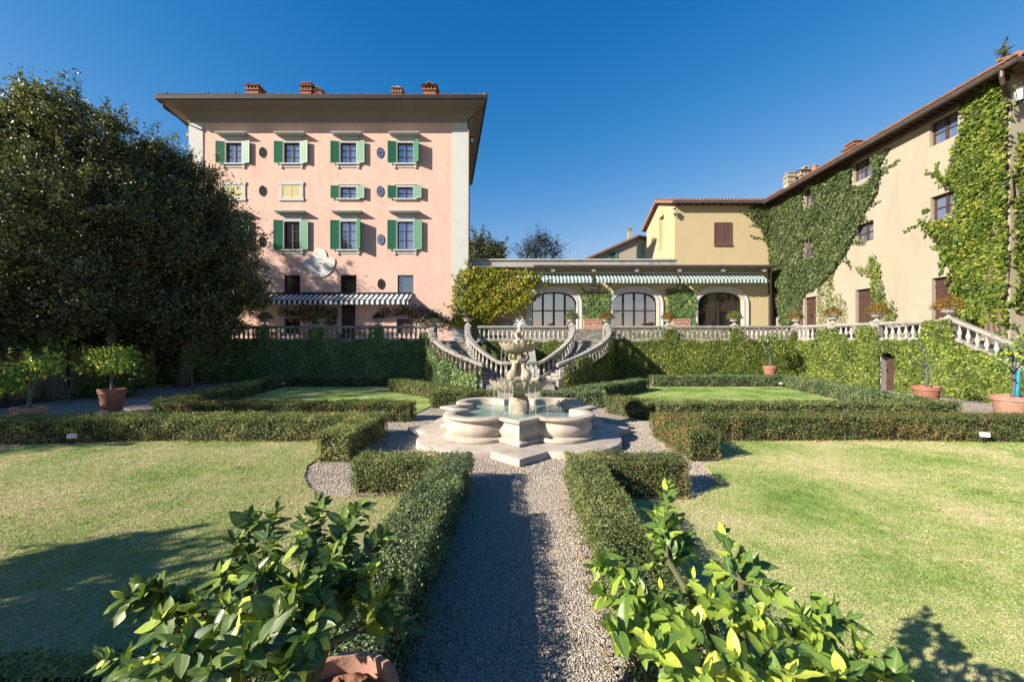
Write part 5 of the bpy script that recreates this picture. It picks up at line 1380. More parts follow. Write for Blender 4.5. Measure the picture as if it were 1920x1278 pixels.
m = MB(); XA0, XA1 = HL - ohl, HR + 8
ef, er, eb = (HD - oh, ez - .02), (RDG, RZG), (HB + .5, HT - .18)
def slab(p, q, th=.16):
    m.hexa([(XA0, p[0], p[1]), (XA1, p[0], p[1]), (XA1, q[0], q[1]), (XA0, q[0], q[1]), (XA0, p[0], p[1] + th), (XA1, p[0], p[1] + th), (XA1, q[0], q[1] + th), (XA0, q[0], q[1] + th)])
slab(ef, er); slab((er[0] + .002, er[1]), eb)
sv = Vector((0, er[0] - ef[0], er[1] - ef[1]))
barrels(m, (XA0 + .12, ef[0] - .08, ef[1] + .2), (HR + 1, ef[0] - .08, ef[1] + .2), sv, .28, .10, .52, 8)
barrels(m, (XA0 + .02, ef[0], ef[1] + .2), (XA0 + .02, er[0], er[1] + .2), (1, 0, 0), .45, .09, .3, 1)
barrels(m, (XA0 + .02, er[0], er[1] + .2), (XA0 + .02, eb[0], eb[1] + .2), (1, 0, 0), .45, .09, .3, 1)
m.tube([(XA0, er[0], er[1] + .2), (HR + 1, er[0], er[1] + .2)], .13, 8)
m.build('roof', MT['tile'], yh)
m = MB(); m.box(XA0 + .02, HR + 1, ef[0] - .05, ef[0] - .012, ez - .10, ez + .12); m.build('fascia', MT['copper'], yh)
m = MB()
for (p, q) in ((ef, er), (er, eb)): m.hexa([(XA0 - .03, p[0], p[1] - .05), (XA0 - .002, p[0], p[1] - .05), (XA0 - .002, q[0], q[1] - .05), (XA0 - .03, q[0], q[1] - .05), (XA0 - .03, p[0], p[1] + .14), (XA0 - .002, p[0], p[1] + .14), (XA0 - .002, q[0], q[1] + .14), (XA0 - .03, q[0], q[1] + .14)])
m.build('barge_board', MT['terracotta'], yh)
for k in range(18):
    m = MB(); x_ = HL + .4 + k * .5
    if x_ > HR: break
    m.box(x_ - .05, x_ + .05, HD - oh + .03, HD - .001, ez - .12, ez - .002)
    m.build('rafter', MT['brown'], yh)
lantern((HL + .02, HD, ZH(403)), (-.5, -1, 0), 'lantern with a long shadow on the near corner of the yellow house', .9)

# ================================================================ far house between villa and yellow house
FD = 72.0
fh = thing('far_house', 'distant cream house with green shutters and a small chimney above the parapet', 'house', (WX(1150, FD), FD, TZ))
FF = Fr((0, FD, 0), (1, 0, 0), (0, -1, 0)); XF = lambda x: WX(x, FD); ZF = lambda y: WZ(y, FD)
F0, F1 = XF(1095), XF(1193)
m = MB(); m.add([FF.p(F0, 0, TZ), FF.p(F1, 0, TZ), FF.p(F1, 0, ZF(446)), FF.p(F0, 0, ZF(487))], [(0, 1, 2, 3)])
m.add([FF.p(F1, 0, TZ), FF.p(F1 + 6, -5, TZ), FF.p(F1 + 6, -5, ZF(446)), FF.p(F1, 0, ZF(446))], [(0, 1, 2, 3)]); m.add([FF.p(F0, 0, TZ), FF.p(F0, -8, TZ), FF.p(F0, -8, ZF(487)), FF.p(F0, 0, ZF(487))], [(0, 3, 2, 1)])
m.build('wall', MT['cream'], fh)
m = MB(); A0, A1 = FF.p(F0 - .4, .7, ZF(489)), FF.p(F1 + .2, .7, ZF(443)); B0, B1 = FF.p(F0 - .4, -9, ZF(489)), FF.p(F1 + .2, -9, ZF(443))
m.hexa([A0 - Vector((0, 0, .22)), A1 - Vector((0, 0, .22)), B1 - Vector((0, 0, .22)), B0 - Vector((0, 0, .22)), A0, A1, B1, B0])
m.hexa([A1 + Vector((.004, 0, -.2)), A1 + Vector((6, 3, -.2)), B1 + Vector((6, 3, -.2)), B1 + Vector((.004, 0, -.2)), A1 + Vector((.004, 0, .05)), A1 + Vector((6, 3, .1)), B1 + Vector((6, 3, .1)), B1 + Vector((.004, 0, .05))])
barrels(m, A0 + Vector((0, 0, .04)), A1 + Vector((0, 0, .04)), (0, 1, 0), .3, .12, .6, 1)
frf = m.build('roof', MT['tile'], fh)
chimney(frf, XF(1183), FD + .8, ZF(450), ZF(424), .75, 'gable', 'cream')
c_ = XF(1150); m = MB(); m.box(c_ - .3, c_ + .3, .0, .04, ZF(492), ZF(473), FF); wn = m.build('window', MT['brown'], fh)
shutter(wn, FF, c_ - .3, ZF(492), ZF(472), .42, -1, 12); shutter(wn, FF, c_ + .3, ZF(492), ZF(472), .42, 1, 12)
FF2 = Fr(FF.p(F1, 0, 0), (6, 5, 0), (5, -6, 0))
m = MB(); m.box(1.6, 2.3, .0, .04, ZF(481), ZF(453), FF2); wn = m.build('window', MT['green'], fh)
m = MB(); m.tube([FF.p(F1 + .1, .1, ZF(446)), FF.p(F1 + .1, .1, TZ)], .07, 6); m.build('downpipe', MT['copper'], fh)

# ================================================================ long cream house on the right
RX = 21.5
FRW = Fr((RX, 0, 0), (0, 1, 0), (-1, 0, 0))
Dx = lambda x: RX * FPX / (x - CX)
rh = thing('cream_house', 'long cream house with brown windows running along the right side, ivy on its wall', 'house', (RX + 4, 26, TZ))
R0, R1 = 17.95, 36.5; RT = 14.15
T3, T2, T1 = (12.62, 13.86), (8.75, 9.98), (UZ, 5.77)
ops = [(Dx(1796), Dx(1743), *T3, 'w'), (Dx(1636), Dx(1600), *T3, 'w'), (Dx(1527), Dx(1508), *T3, 'w'),
       (Dx(1796), Dx(1745), *T2, 'w'), (Dx(1638), Dx(1605), 8.68, 9.85, 'w'), (Dx(1528), Dx(1508), *T2, 'w'), (Dx(1457), Dx(1447), *T2, 'w'),
       (Dx(1800), Dx(1747), *T1, 'd'), (Dx(1640), Dx(1604), *T1, 'd'), (Dx(1530), Dx(1508), *T1, 'd'), (Dx(1462), Dx(1447), 4.5, 5.76, 'w')]
m = MB(); holed_wall(m, FRW, R0, R1, TZ - .02, RT, [o[:4] for o in ops], .26)
FRE = Fr((RX, R0, 0), (1, 0, 0), (0, -1, 0))
bal = (1.0, 2.6, 9.3, 12.6)
holed_wall(m, FRE, 0, 10, TZ - .02, RT, [bal], .3)
m.build('wall', MT['cream'], rh)
for (a, b, c, d, k) in ops:
    if k == 'w': window(rh, FRW, a, b, c, d, .22, 'brown', 'glass', 2, 2, .075)
    else:
        m = MB(); n = 4; w_ = (b - a) / n
        for i in range(n): m.box(a + i * w_ + .006, a + (i + 1) * w_ - .006, -.25, -.20, c, d, FRW)
        m.box(a, b, -.2, -.17, c + .3, c + .4, FRW); m.box(a, b, -.2, -.17, d - .5, d - .4, FRW)
        dd = m.build('door', MT['brown'], rh)
        m = MB(); m.box((a + b) / 2 + .04, (a + b) / 2 + .08, -.18, -.1, c + .95, c + 1.12, FRW); m.build('handle', MT['iron'], dd)
m = MB(); a, b, c, d = bal; m.box(a, b, -.34, -.3, c, d, FRE); m.box(a + .75, a + .85, -.3, -.26, c, d, FRE); wd_ = m.build('balcony_door', MT['brown'], rh)
m = MB(); m.box(.35, 4, .002, .95, 9.05, 9.25, FRE); bc = m.build('balcony', MT['stone'], rh)
m = MB()
for z in (9.35, 10.25): m.bar(FRE.p(.4, .9, z), FRE.p(4, .9, z), .04); m.bar(FRE.p(.4, .02, z), FRE.p(.4, .9, z), .04)
for i in range(28): m.bar(FRE.p(.4 + i * .13, .9, 9.35), FRE.p(.4 + i * .13, .9, 10.25), .018)
for i in range(7): m.bar(FRE.p(.4, .05 + i * .13, 9.35), FRE.p(.4, .05 + i * .13, 10.25), .018)
m.build('railing', MT['iron'], bc)
# roof: eaves with rafters, gutter, barrel tiles
EO = .85; ex = RX - EO; ey = R0 - .95; ez = RT + .0
m = MB()
m.add([(ex, ey, ez), (ex, R1 + 1, ez), (RX + 13, R1 + 1, ez), (RX + 13, ey, ez)] + [(ex, ey, ez + .12), (ex, R1 + 1, ez + .12), (RX + 13, R1 + 1, ez + .12), (RX + 13, ey, ez + .12)], [(0, 1, 2, 3), (0, 4, 5, 1), (1, 5, 6, 2), (3, 7, 4, 0)])
rg = ez + .13; m.add([(ex, ey, rg), (ex, R1 + 1, rg), (RX + 6, R1 + 1, rg + 2.3), (RX + 6, ey + 6.5, rg + 2.3), (RX + 13, ey, rg)], [(0, 1, 2, 3), (0, 3, 4)])
sv = Vector((6 + EO, 0, 2.3))
barrels(m, (ex - .10, ey + .1, rg + .05), (ex - .10, R1 + .6, rg + .05), sv, .27, .105, .55, 3)
barrels(m, (ex + .2, ey - .08, rg + .05), (RX + 9, ey - .08, rg + .05), (0, 6.5, 2.3), .27, .105, .55, 2)
m.tube([(ex + .05, ey + .05, rg + .1), (ex + 2.2, ey + 2.1, rg + .82)], [.17, .17], 8)
rr = m.build('roof', MT['tile'], rh)
m = MB(); m.tube([(ex - .02, R1 + .8, ez - .0), (ex - .02, ey - .02, ez - .0), (RX + 10, ey - .02, ez - .0)], .13, 10); m.build('gutter', MT['copper'], rh)
m = MB(); m.box(ex + .10, ex + .16, ey + .1, R1, ez - .13, ez - .002); m.box(RX - .3, RX - .002, R0, R1, ez - .2, ez - .004); m.build('eave_board', MT['brown'], rh)
for i in range(52):
    m = MB(); y_ = R0 - .3 + i * .37; m.box(ex + .17, RX - .301, y_ - .045, y_ + .045, ez - .12, ez - .003)
    m.build('rafter', MT['brown'], rh)
dpx = Dx(1884)
m = MB(); m.tube([(ex, dpx - .6, ez - .08), (ex, dpx - .6, ez - .35), (ex + .12, dpx - .55, ez - .6), (RX - .14, dpx - .2, ez - .95), (RX - .12, dpx - .1, ez - 1.2), (RX - .12, dpx, TZ + .2)], .085, 10); m.build('downpipe', MT['copper'], rh)
m = MB(); m.tube([(RX - .1, Dx(1445) , ez - .3), (RX - .1, Dx(1445), TZ)], .07, 8); m.build('downpipe', MT['copper'], rh)
Yc = 33.5
for (x0, x1, yt, stl, mt_) in ((1472, 1488, 322, 'hat', 'cream'), (1492, 1517, 312, 'gable', 'cream')):
    dd_ = 31.5; w_ = (x1 - x0) * dd_ / FPX; chimney(rr, WX((x0 + x1) / 2, dd_), dd_, rg + .0, WZ(yt, dd_ - .3), w_, stl, mt_)
dd_ = 31.0; m = MB(); p = (WX(1527, dd_), dd_, rg + .2); m.lathe([(.17, 0), (.17, .75), (.24, .8), (.24, .86), (.2, .9), (.2, 1.15), (.26, 1.18), (.12, 1.32), (.02, 1.36)], 12, p); m.build('chimney', MT['terracotta'], rr, True, 40)
dd_ = 26.0; w_ = 1.0; chimney(rr, WX(1596, dd_) + .25, dd_, rg + .1, WZ(268, dd_), w_, 'hat', 'brick')
lantern((RX + .02, R0 + .02, 12.75), (-.3, -1, 0), 'large lantern at the near corner of the cream house, by the yellowing creeper', 1.25)

# ================================================================ ivy on the houses
def px_poly(pts): return [(Dx(x), WZ(y, Dx(x))) for x, y in pts]
big = px_poly([(1446, 398), (1470, 376), (1497, 357), (1530, 344), (1562, 327), (1590, 314), (1598, 308), (1601, 350), (1618, 350), (1637, 335), (1641, 296), (1655, 286), (1658, 300), (1650, 345), (1642, 372), (1622, 400), (1606, 440), (1590, 470), (1560, 515), (1535, 536), (1512, 548), (1506, 565), (1503, 606), (1466, 608), (1462, 575), (1452, 545), (1447, 520)])
wh = [(a - .12, b + .02, c - .15, d + .1) for (a, b, c, d, k) in ops]
iv_ = ivy('ivy', 'large dark ivy around the small windows at the far end of the cream house', FRW, big, .15, 480, 'ivy_big', .34, [wh[2], wh[5], wh[9], wh[1]], edge=.06, k=5.0, tend=46, zmax=13.7)
spill = [(XH(x), ZH(y)) for x, y in [(1463, 368), (1440, 382), (1412, 385), (1402, 398), (1412, 415), (1424, 428), (1432, 450), (1441, 470), (1445, 500), (1463, 505)]]
ivy('ivy', 'ivy spilling from the cream house onto the right corner of the yellow house', FH, spill, .15, 330, 'ivy_big', .35, edge=.10, k=6.0, tend=18, zmax=13.8)
yel = px_poly([(1893, 185), (1876, 158), (1862, 158), (1838, 170), (1818, 186), (1806, 198), (1812, 212), (1822, 222), (1818, 245), (1803, 262), (1800, 282), (1812, 300), (1790, 312), (1786, 330), (1765, 340), (1790, 345), (1792, 365), (1776, 385), (1765, 400), (1733, 415), (1750, 432), (1772, 455), (1775, 478), (1797, 505), (1798, 560), (1806, 590), (1832, 602), (1850, 612), (1862, 600), (1880, 604), (1893, 612)])
m = MB()
for q in range(7):
    u0 = Dx(1475) - random.uniform(0, 2.2); pts = [FRW.p(u0, .12, UZ - .3)]
    for k in range(1, 7): pts.append(FRW.p(u0 - k * random.uniform(.1, .9) * .5 + .2 * math.sin(k), .10 + .06 * math.sin(k * 2), UZ + k * 1.35))
    m.tube(pts, [.06 - .007 * k for k in range(7)], 6)
m.build('stems', MT['trunk'], iv_)
p1 = ivy('ivy', '', FRW, yel, .17, 520, 'creeper', .45, [wh[0], wh[3]], edge=.09, k=7.0, tend=60, zmax=13.6)
p2 = ivy('ivy', '', FRE, [(0, 4.0), (0, 11.4), (.35, 11.2), (.6, 10.9), (.9, 10.4), (1.4, 10.2), (2.0, 9.9), (3.0, 9.0), (3.0, 4.4), (1.5, 4.0), (.8, 3.7)], .17, 480, 'creeper', .5, edge=.09, k=8.0, tend=10)
iv_ = join_ivy([p1, p2], 'big yellowing green creeper on the near corner of the cream house')
m = MB()
for q in range(6):
    u0 = Dx(1868) + random.uniform(-.5, .7); pts = [FRW.p(u0, .12, TZ)]
    for k in range(1, 8): pts.append(FRW.p(u0 + random.uniform(-.1, .45) * k * .55, .15 + .08 * math.sin(k * 2 + q), TZ + k * 1.25))
    m.tube(pts, [.085 - .009 * k for k in range(8)], 7)
m.build('stems', MT['trunk'], iv_)
ivy('climber', 'narrow pale creeper rising behind the second brown door of the cream house', FRW, px_poly([(1644, 605), (1640, 560), (1634, 520), (1612, 508), (1606, 500), (1630, 500), (1636, 480), (1645, 478), (1655, 510), (1660, 545), (1668, 580), (1680, 560), (1683, 600)]), .12, 230, 'creeper', .25, edge=.07)
ivy('climber', 'thin wispy creeper with bare patches beside the third brown door', FRW, px_poly([(1533, 606), (1534, 560), (1540, 530), (1560, 515), (1566, 530), (1562, 560), (1575, 548), (1588, 565), (1592, 606)]), .10, 130, 'creeper', .2, edge=.1)
ivy('ivy', 'square patch of ivy between the first and second arched windows', FA, [(XA(1092), UZ), (XA(1142), UZ), (XA(1143), ZA(551)), (XA(1120), ZA(547)), (XA(1093), ZA(550))], .13, 420, 'ivy_shade_lift', .3, edge=.06, k=9.0, tend=9)
ivy('ivy', 'square patch of ivy between the second and third arched windows', FA, [(XA(1249), UZ), (XA(1301), UZ), (XA(1303), ZA(545)), (XA(1280), ZA(541)), (XA(1249), ZA(543))], .13, 420, 'ivy_shade_lift', .3, edge=.06, k=10.0, tend=9)
FVN = Fr((0, 32.75, 0), (1, 0, 0), (0, -1, 0))
ivy('vine', 'big yellow vine covering the left end of the orangery beside the villa corner', FVN, [(WX(x, 32.5), WZ(y, 32.5)) for x, y in [(842, 606), (856, 585), (848, 560), (852, 530), (862, 508), (900, 503), (960, 507), (1000, 512), (1014, 522), (1000, 534), (997, 560), (985, 580), (960, 586), (945, 584), (930, 592), (922, 606), (890, 612), (860, 614)]], .17, 360, 'vine', .6, edge=.08, k=11.0, jit=.7, tend=14)
m = MB()
for k in range(9):
    x0 = WX(random.uniform(870, 980), 33.4); m.tube([(x0, 33.6, TZ), (x0 + random.uniform(-.6, .6), 33.3, 4.5), (x0 + random.uniform(-1.2, 1.2), 32.9, 6.5), (x0 + random.uniform(-2, 2), 32.75, 8)], [.05, .04, .03, .015], 6)
ivy('climber', 'dark climber trained along the pink wall left of the villa door', FV, [(X(x), Zv(y)) for x, y in [(522, 592), (530, 576), (548, 582), (566, 573), (590, 577), (612, 574), (634, 580), (634, 608), (618, 610), (608, 604), (590, 608), (572, 604), (564, 596), (540, 592)]], .14, 200, 'climber', .5, edge=.1)
ivy('climber', 'dark climber trained along the pink wall right of the villa door', FV, [(X(x), Zv(y)) for x, y in [(706, 590), (716, 578), (740, 580), (756, 572), (790, 575), (812, 582), (830, 590), (846, 604), (838, 612), (800, 610), (778, 606), (760, 592), (740, 592), (720, 598)]], .14, 170, 'climber', .5, edge=.1)
# terracotta troughs with relief
def trough(x0, x1, yt, label):
    dd_ = 30.6; a, b = WX(x0, dd_), WX(x1, dd_); zt_ = WZ(yt, dd_)
    t = thing('terracotta_trough', label, 'planter', ((a + b) / 2, dd_, UZ), 'terracotta troughs on the terrace')
    m = MB(); m.box(a, b, dd_ - .28, dd_ + .28, UZ + .08, zt_ - .1); m.box(a - .04, b + .04, dd_ - .32, dd_ + .32, zt_ - .1, zt_); m.box(a - .02, b + .02, dd_ - .30, dd_ + .30, UZ, UZ + .08)
    m.build('trough_body', MT['terracotta_pale'], t)
    m = MB(); n = 9
    for i in range(n): u = a + (b - a) * (i + .5) / n; m.ball((u, dd_ - .28, (UZ + zt_) / 2 + .1 + .05 * math.sin(i * 2)), .06, 8, 6)
    m.build('garland', MT['terracotta_pale'], t, True)
    m = MB(); m.box(a + .05, b - .05, dd_ - .25, dd_ + .25, zt_ - .02, zt_ + .002); m.build('soil', MT['soil'], t)
trough(1094, 1127, 598, 'terracotta trough with garland relief at the top of the right stair')
trough(1260, 1292, 598, 'terracotta trough with garland relief behind the urn before the third arch')
# ================================================================ trees
def knobbly(blobs, k=9):
    out = []
    for (x, y, z, r) in blobs:
        out.append((x, y, z, r * .74))
        for d in unit(RNG.normal(size=(k, 3))): out.append((x + d[0] * r * .66, y + d[1] * r * .66, z + d[2] * r * .62, r * RNG.uniform(.26, .46)))
    return out
def clump_leaves(blobs, n, clump=.55, per=38, shell=.55):
    """leaf points gathered in clumps over a set of ellipsoid crowns"""
    C = np.array([b[:3] for b in blobs], float); R = np.array([b[3] for b in blobs], float)
    wgt = R ** 2; wgt /= wgt.sum(); nc = max(1, n // per)
    bi = RNG.choice(len(blobs), nc, p=wgt); d = unit(RNG.normal(size=(nc, 3)))
    rr = R[bi] * (shell + (1.02 - shell) * RNG.uniform(size=nc) ** .6) * (1 + np.clip(.14 * RNG.normal(size=nc), -.3, .34))
    cc = C[bi] + d * rr[:, None] * np.array([1, 1, .95])
    ci = RNG.integers(0, nc, n)
    sz = clump * (.5 + RNG.uniform(size=nc))
    off = RNG.normal(size=(n, 3)) * (sz[ci] * .55)[:, None] * np.array([1, 1, .75])
    # a third of the clumps are long sprays reaching up and out
    sp = RNG.uniform(size=nc) < .33; sd = unit(d * .6 + np.array([0, 0, .75]) + RNG.normal(0, .25, (nc, 3)))
    tt = RNG.uniform(-.2, 1.0, n) * sz[ci] * 2.0
    off = np.where(sp[ci][:, None], sd[ci] * tt[:, None] + off * (.42 * (1 - .5 * np.clip(tt / (sz[ci] * 2), 0, 1)))[:, None], off)
    P = cc[ci] + off
    Nn = unit(d[ci] * .7 + unit(off) * .6 + np.array([0, 0, .3]))
    return P, Nn
def limb(m, a, b, ra, rb, bend=.15):
    a, b = Vector(a), Vector(b); L_ = (b - a).length; pts, rs = [], []
    o = Vector((random.uniform(-1, 1), random.uniform(-1, 1), random.uniform(-.3, .6))) * L_ * bend
    for i in range(7): t = i / 6; pts.append(a.lerp(b, t) + o * math.sin(t * PI)); rs.append(ra + (rb - ra) * t ** .8)
    m.tube(pts, rs, 8); return pts
def tree(label, base, tr, blobs, n, leaf, mt, cat='tree', name='evergreen_tree', group=None, th=None, asp=.5, clump=.52, per=80, bark='trunk', shell=.55, jit=.7):
    t = thing(name, label, cat, base, group)
    m = MB(); top = Vector(np.average([b[:3] for b in blobs], axis=0, weights=[b[3] for b in blobs]))
    fork = Vector(base).lerp(top, .45); fork.x = base[0] + (top.x - base[0]) * .25; fork.y = base[1] + (top.y - base[1]) * .25
    if th: fork.z = th
    limb(m, (base[0], base[1], base[2] - .05), fork, tr * 1.25, tr * .8, .05)
    for b in blobs:
        pts = limb(m, fork, b[:3], tr * .55, tr * .12, .12)
        for k in range(3):
            d = unit(RNG.normal(size=(1, 3)))[0]; limb(m, pts[4], Vector(b[:3]) + Vector(d) * b[3] * .8, tr * .2, tr * .04, .1)
    m.build('trunk', MT[bark], t, True)
    P, Nn = clump_leaves(knobbly(blobs) if n > 60000 else blobs, n, clump, per, shell)
    leaves('crown', P, Nn, leaf, MT[mt], t, asp, jit)
    return t
def pb(pts, d, dd=0.0):
    """crown balls given as picture x, y, radius at distance d"""
    return [(*W(x, y, d + (dy if len(q) > 3 else 0)), r * d / FPX) for q in pts for (x, y, r, dy) in [tuple(q) + ((0,) if len(q) == 3 else ())]]
GT = 'big dark evergreen trees left of the pink villa'
tree('tallest dark holm oak at the left edge, crown rising into the sky', (-19.9, 17.6, 0), .30,
     pb([(60, 290, 100, .5), (-45, 320, 120, 0), (112, 212, 50, 0), (25, 232, 55, 1), (85, 185, 30, 0), (75, 400, 120, -.6), (-60, 460, 130, 0), (105, 520, 105, -.5), (10, 560, 90, -1), (-90, 220, 60, 0), (150, 590, 60, -.3)], 18.5), 125000, .145, 'oak', group=GT, th=4.5)
tree('dark holm oak with a pointed top, middle one of the three left of the villa', (-20.3, 20.3, 0), .26,
     pb([(225, 275, 50, 0), (240, 350, 84, 0), (205, 425, 100, -.6), (285, 455, 95, 0), (215, 540, 95, -.5), (213, 232, 22, 0), (255, 560, 75, 0), (185, 330, 55, 0)], 21.5), 105000, .15, 'oak', group=GT, th=4.2)
tree('broad dark holm oak nearest the pink villa, hiding its left windows', (-18.6, 22.6, 0), .28,
     pb([(330, 325, 44, 0), (302, 292, 32, 0), (368, 400, 66, 0), (340, 470, 100, -.5), (412, 470, 68, 0), (425, 550, 66, 0), (350, 585, 80, -.5), (450, 515, 42, 0), (300, 610, 62, 0), (395, 330, 22, 0), (405, 610, 52, -.2), (440, 425, 34, 0), (470, 545, 26, 0)], 23.6), 125000, .155, 'oak', group=GT, th=4.0)
tree('tall oak standing behind the front oaks, seen between their tops', (-27.5, 26, 0), .3,
     pb([(45, 262, 40, 0), (150, 330, 50, 0), (30, 330, 70, 0), (110, 400, 100, 0), (160, 470, 90, 0), (150, 255, 24, 0), (52, 215, 22, 0)], 26), 30000, .18, 'oak', group=GT, th=5)
for k_, (x_, y_, h_) in enumerate(((-46, 36, 8.5), (-38, 40, 7.0), (-33, 33.5, 5.5))):
    tree(['dark wide tree far behind at the left, low under the oak crowns', 'dark rounded tree behind the oak trunks, left of the villa', 'low dark tree beside the left wall of the villa'][k_], (x_, y_, 0), .3, [(x_, y_, h_ * .5, h_ * .5), (x_ + 3, y_ - 1, h_ * .35, h_ * .4), (x_ - 3.2, y_, h_ * .4, h_ * .4)], 14000, .22, 'oak', group=GT, th=1.2)
# trees and shrubs out of the picture on the left, whose shade lies over the pots and lawns
tree('holm oak on the left beyond the picture, shading the pots and far left lawn', (-23.5, 6.2, 0), .3, [(-23.5, 6.4, 7.6, 3.0), (-25.5, 8.5, 6.5, 2.6), (-22, 8.6, 5.6, 2.0), (-23, 4.6, 5.6, 1.6), (-19.6, 6.6, 4.6, 1.5), (-18.0, 7.0, 4.3, 1.15)], 16000, .17, 'oak', th=3)
tree('second holm oak on the left beyond the picture, shading the pot walk', (-25.5, 12.5, 0), .3, [(-26, 12.5, 7.5, 3.2), (-24.5, 14.5, 5.5, 2.4), (-27, 10.5, 11, 2.6)], 16000, .17, 'oak', th=3)
tree('young bushy tree left of the viewer, its shade lying on the near left lawn', (-9.4, .9, 0), .1, [(-9.2, .9, 2.9, .34), (-10.8, 1.4, 3.6, .3), (-8.4, .7, 2.5, .45), (-12.3, 1.0, 4.0, .3), (-7.6, .75, 2.1, .5), (-6.4, 1.15, 1.7, .5), (-5.3, 1.05, 1.25, .5), (-5.7, 1.3, 1.9, .6), (-4.9, 1.6, 1.5, .45), (-8.6, 1.6, 2.0, .7)], 18000, .13, 'oak', th=1.0, clump=.3)
# background trees
tree('rounded olive green tree behind the parapet, next to the villa corner', W(905, 640, 62), .3, pb([(900, 478, 26, 0), (925, 474, 20, 0), (885, 470, 20, 0), (905, 462, 14, 0), (940, 482, 14, 0)], 62), 9000, .32, 'bgtree', group='trees beyond the roofs', clump=.9)
tree('dark thin crowned tree with bare twigs behind the parapet', W(1013, 640, 64), .28, pb([(1012, 466, 27, 0), (990, 472, 19, 0), (1036, 470, 19, 0), (1014, 452, 15, 0)], 64), 5200, .24, 'baretree', group='trees beyond the roofs', clump=1.0, per=22, shell=.3)
tree('dark cypress top showing above the roof of the cream house', W(1883, 640, 32), .3, pb([(1883, 92, 6, 0), (1881, 106, 10, 0), (1878, 128, 14, 0), (1878, 165, 17, 0), (1880, 200, 18, 0), (1884, 82, 3, 0)], 32), 9000, .10, 'bgtree', name='cypress', group='trees beyond the roofs', clump=.16)
tree('slender young tree with thin pale trunk, in the shade before the dark oaks', (*W(362, 0, 20.3)[:2], 0), .045, pb([(365, 680, 20, 0), (372, 655, 16, 0), (352, 668, 16, 0), (392, 690, 14, 0), (345, 700, 12, 0), (366, 630, 8, 0)], 20.3), 1100, .10, 'ivy', name='young_tree', th=1.5, clump=.25, per=14, shell=.2)
def shrub(label, pts, d, n, leaf, mt, name='shrub', base=None):
    bl = pb(pts, d); t = thing(name, label, 'shrub', base or (bl[0][0], d, 0))
    m = MB()
    for b in bl: limb(m, (bl[0][0], d, -.02), b[:3], .03, .008)
    m.build('stems', MT['trunk'], t)
    P, Nn = clump_leaves(bl, n, .22, 20, .3); P[:, 2] = np.abs(P[:, 2])
    leaves('foliage', P, Nn, leaf, MT[mt], t, .5, .8); return t
shrub('leafy shrub behind the left lemon pots, catching specks of sun', [(190, 728, 26, 0), (165, 738, 18, 0), (230, 722, 28, 0), (262, 700, 30, 0), (210, 700, 26, 0)], 18.4, 3800, .10, 'ivy')
shrub('dark shrub between the young tree and the left ivy wall', [(395, 700, 22, 0), (420, 680, 24, 0), (385, 670, 20, 0)], 24.2, 2200, .10, 'ivy_shade_lift')
shrub('yellow leaved shrub hanging over the old wall behind the lemon pots', [(130, 655, 20, 0), (90, 648, 22, 0), (170, 665, 16, 0), (40, 640, 26, 0), (0, 640, 24, 0)], 17.0, 2200, .10, 'creeper', base=(-19.5, 17.0, 0))
# clipped tall hedge closing the garden behind the old wall
t = thing('laurel_hedge', 'tall dark laurel hedge behind the old ochre wall, under the oak crowns', 'hedge', (-23.6, 16, 0))
m = MB(); m.prism([(-23.9, 3), (-22.9, 3), (-23.7, 27), (-24.7, 27)], -.03, 4.6); m.build('twigs', MT['hedgecore'], t)  # solid core in the same dark colour, painting the inner shade
n_ = 9000; a_ = RNG.uniform(size=n_); zz_ = RNG.uniform(1.6, 5.0, n_)
leaves('foliage', np.stack([-22.85 - .8 * a_ + RNG.normal(0, .22, n_) - np.clip(zz_ - 4.5, 0, 1), 3 + 24 * a_, zz_], 1), np.tile([1.0, -.2, .4], (n_, 1)), .2, MT['oak'], t, .5, .8)
# old wall and posts on the left
t = thing('garden_wall', 'old ochre garden wall in deep shade behind the lemon pots', 'wall', (-22.2, 15, 0))
m = MB(); m.prism([(-21.9, 6), (-21.3, 6), (-21.9, 24.8), (-22.5, 24.8)], -.03, 2.0); m.build('wall_body', MT['ochre'], t)
m = MB(); m.prism([(-21.98, 6), (-21.22, 6), (-21.82, 24.8), (-22.58, 24.8)], 2.0, 2.12); m.build('coping', MT['stone_dark'], t)
for (x, y, d, lb_) in ((128, 735, 19.0, 'thin dark iron post behind the left pots, right of the pale trunk'), (10, 750, 15.6, 'thin dark iron post at the left edge, in front of the old wall')):
    p = W(x, 640, d); m = MB(); m.tube([(p[0], d, -.02), (p[0], d, 2.6)], .06, 8); m.lathe([(.11, 0), (.11, .06), (.07, .1)], 10, (p[0], d, 0)); tag(m.build('iron_post', MT['iron']), lb_, 'post', 'iron posts by the old wall')

